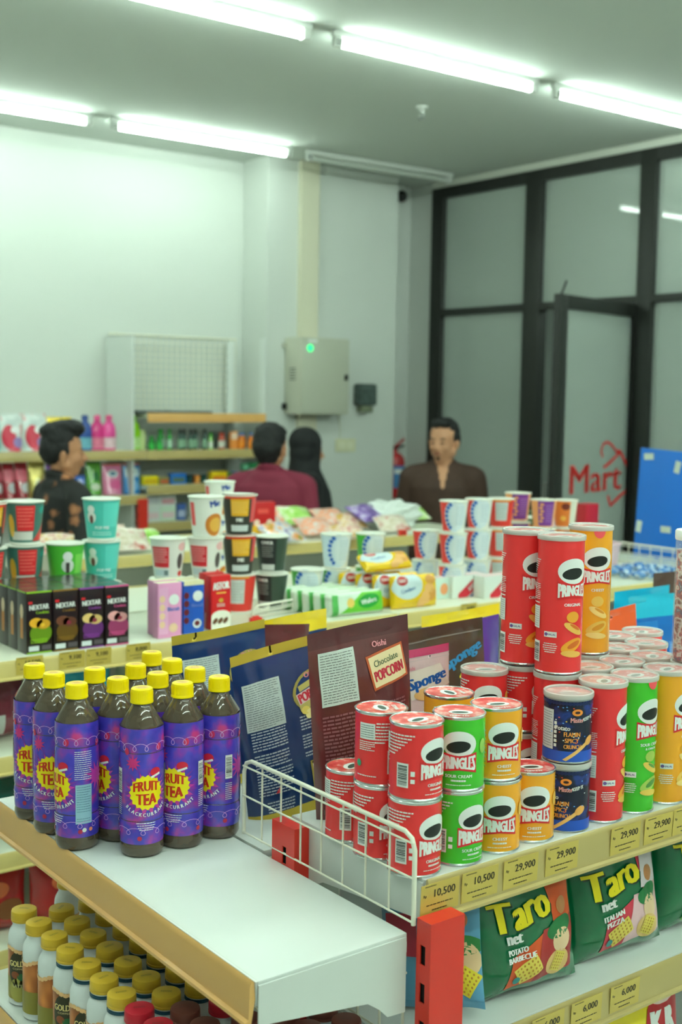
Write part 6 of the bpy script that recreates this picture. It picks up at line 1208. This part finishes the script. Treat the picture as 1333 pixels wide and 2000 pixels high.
    if woman:
        V = MB(); K = mat('veil_black', (22, 24, 26), 0.75)
        W = MB(); elli(W, (0, 0.026, 0.068), (0.099, 0.108, 0.100), K); elli(W, (0, 0.030, 0.0), (0.102, 0.09, 0.11), K); elli(W, (0, 0.035, -0.10), (0.082, 0.075, 0.10), K); elli(W, (0, -0.03, -0.115), (0.06, 0.05, 0.04), K)
        for s in (-1, 1): capsule(W, (s*0.066, -0.048, 0.09), 0.022, (s*0.058, -0.052, -0.075), 0.024, K)
        V.add([HM @ Vector(v) for v in W.v], W.f, K)
        loft(V, [(1.10, 0.225, 0.150, 0.0), (1.2, 0.225, 0.155, 0.0), (1.3, 0.215, 0.145, 0.004), (1.37, 0.175, 0.12, 0.01), (1.43, 0.115, 0.10, 0.015), (1.50, 0.09, 0.09, 0.02)], K)
        fuse(V, 'headscarf', root, 0.009, 4, K, (), lambda c: 0.004*noise.noise(Vector((c.x*18, c.y*18, c.z*5))))
    # shirt and trousers
    Sh = MB(); g = 0.013
    loft(Sh, torso(sw, g+0.003), shirt); elli(Sh, (0, 0.045, 1.385), (0.115, 0.062, 0.060), shirt)
    for s in (-1, 1):
        capsule(Sh, (s*sw*0.35, 0.014, 1.405), 0.040, (s*(sw+0.0), 0.01, 1.360), 0.060, shirt); capsule(Sh, (s*(sw+0.017), 0.01, 1.345), 0.052+g, (s*(sw+0.067), 0.03, 1.09), 0.040+g, shirt)
        if sleeve == 'long': capsule(Sh, (s*(sw+0.066), 0.03, 1.09), 0.041+g, (s*(sw+0.057), -0.045, 0.88), 0.029+g, shirt)
    capsule(Sh, (0, 0.012, 1.33), 0.095, (0, 0.026, 1.425), 0.062, shirt)
    for k in range(12 if collar != 'v' else 10):      # standing collar
        a0 = (k-5.5)*2*PI/12 if collar != 'v' else (k-4.5)*2*PI/13; a1 = a0+2*PI/12
        A_, B_ = [(0.064*math.sin(a), 0.020+0.062*math.cos(a), 1.438+0.022*math.cos(a)) for a in (a0, a1)]
        capsule(Sh, A_, 0.015, B_, 0.015, shirt)
    vcut = [(lambda x, y, z: z > 1.285 and y < -0.02 and abs(x) < 0.006+(z-1.285)*0.20, None, S_)] if collar == 'v' else ()
    fuse(Sh, 'shirt', root, 0.0085, 3, shirt, vcut, lambda c: 0.004*noise.noise(Vector((c.x*14, c.y*14, c.z*9))))
    Tr = MB()
    elli(Tr, (0, 0.01, 0.89), (sw*0.95+0.01, 0.118, 0.11), trousers)
    for s in (-1, 1): capsule(Tr, (s*0.085, 0.01, 0.87), 0.096, (s*0.096, 0, 0.48), 0.070, trousers); capsule(Tr, (s*0.096, 0, 0.48), 0.070, (s*0.098, 0.02, 0.10), 0.058, trousers)
    fuse(Tr, 'trousers', root, 0.011, 3, trousers)
    Fo = MB()
    for s in (-1, 1):
        Fo = MB(); capsule(Fo, (s*0.098, 0.045, 0.045), 0.045, (s*0.106, -0.14, 0.037), 0.037, DARK); Fo.build('shoe', root)
    return root
def batik():
    m = bpy.data.materials.new('batik'); m.use_nodes = True; nt = m.node_tree; b = nt.nodes['Principled BSDF']; b.inputs['Roughness'].default_value = 0.7
    tc = nt.nodes.new('ShaderNodeTexCoord'); vo = nt.nodes.new('ShaderNodeTexVoronoi'); vo.inputs['Scale'].default_value = 10; cr = nt.nodes.new('ShaderNodeValToRGB'); e = cr.color_ramp.elements
    e[0].position = 0.0; e[0].color = lin((206, 140, 96))+(1,); e[1].position = 0.34; e[1].color = lin((24, 24, 24))+(1,); k = e.new(0.25); k.color = lin((150, 96, 64))+(1,)
    nz = nt.nodes.new('ShaderNodeTexNoise'); nz.inputs['Scale'].default_value = 60; mx = nt.nodes.new('ShaderNodeMix'); mx.data_type = 'RGBA'; mx.inputs['Factor'].default_value = 0.25
    va = nt.nodes.new('ShaderNodeVectorMath'); va.operation = 'ADD'; sc2 = nt.nodes.new('ShaderNodeVectorMath'); sc2.operation = 'SCALE'; sc2.inputs['Scale'].default_value = 0.035
    nt.links.new(tc.outputs['Object'], nz.inputs['Vector']); nt.links.new(nz.outputs['Color'], sc2.inputs[0]); nt.links.new(sc2.outputs[0], va.inputs[0]); nt.links.new(tc.outputs['Object'], va.inputs[1]); nt.links.new(va.outputs[0], vo.inputs['Vector'])
    nt.links.new(vo.outputs['Distance'], cr.inputs[0]); nt.links.new(cr.outputs[0], b.inputs['Base Color']); return m
TRO = mat('trouser_dark', (40, 42, 48), 0.8)
def stand(px, py_top, Y, tall=1.72):
    q = aty(px, py_top, Y); return q, q.z/tall
q, s = stand(868, 824, 5.22, 1.675); p = person('person in a dark brown open-collared shirt near the glass front, looking left', (q.x, q.y, 0), facing(q.x, q.y), math.radians(-24), 0.05, SKIN, mat('shirt_brown', (66, 44, 34), 0.7, noise_amt=0.2), TRO, 'short', 'long', 'v', 1.06, beard=True); p.scale = (s, s, s)
q, s = stand(530, 828, 5.40, 1.69); p = person('person in a maroon shirt seen from behind beside the headscarf', (q.x, q.y, 0), facing(q.x, q.y)+math.radians(168), math.radians(-16), 0.12, SKIN2, mat('shirt_maroon', (128, 38, 62), 0.75, noise_amt=0.08), TRO, 'crew', 'long', 'round', 1.05); p.scale = (s*1.03, s*1.03, s)
q, s = stand(600, 838, 5.85, 1.69); p = person('person in a black headscarf turned away, behind the maroon shirt', (q.x, q.y, 0), facing(q.x, q.y)+math.radians(108), math.radians(-5), 0.1, SKIN, mat('dress_black', (26, 28, 30), 0.8), TRO, None, 'long', 'round', 1.0, woman=True); p.scale = (s, s, s)
q, s = stand(124, 822, 5.38, 1.715); p = person('person with wavy black hair in a black floral shirt, in profile at the left', (q.x, q.y, 0), facing(q.x, q.y)+math.radians(115), math.radians(-24), 0.0, SKIN2, batik(), TRO, 'quiff', 'long', 'round', 1.03); p.scale = (s, s, s)
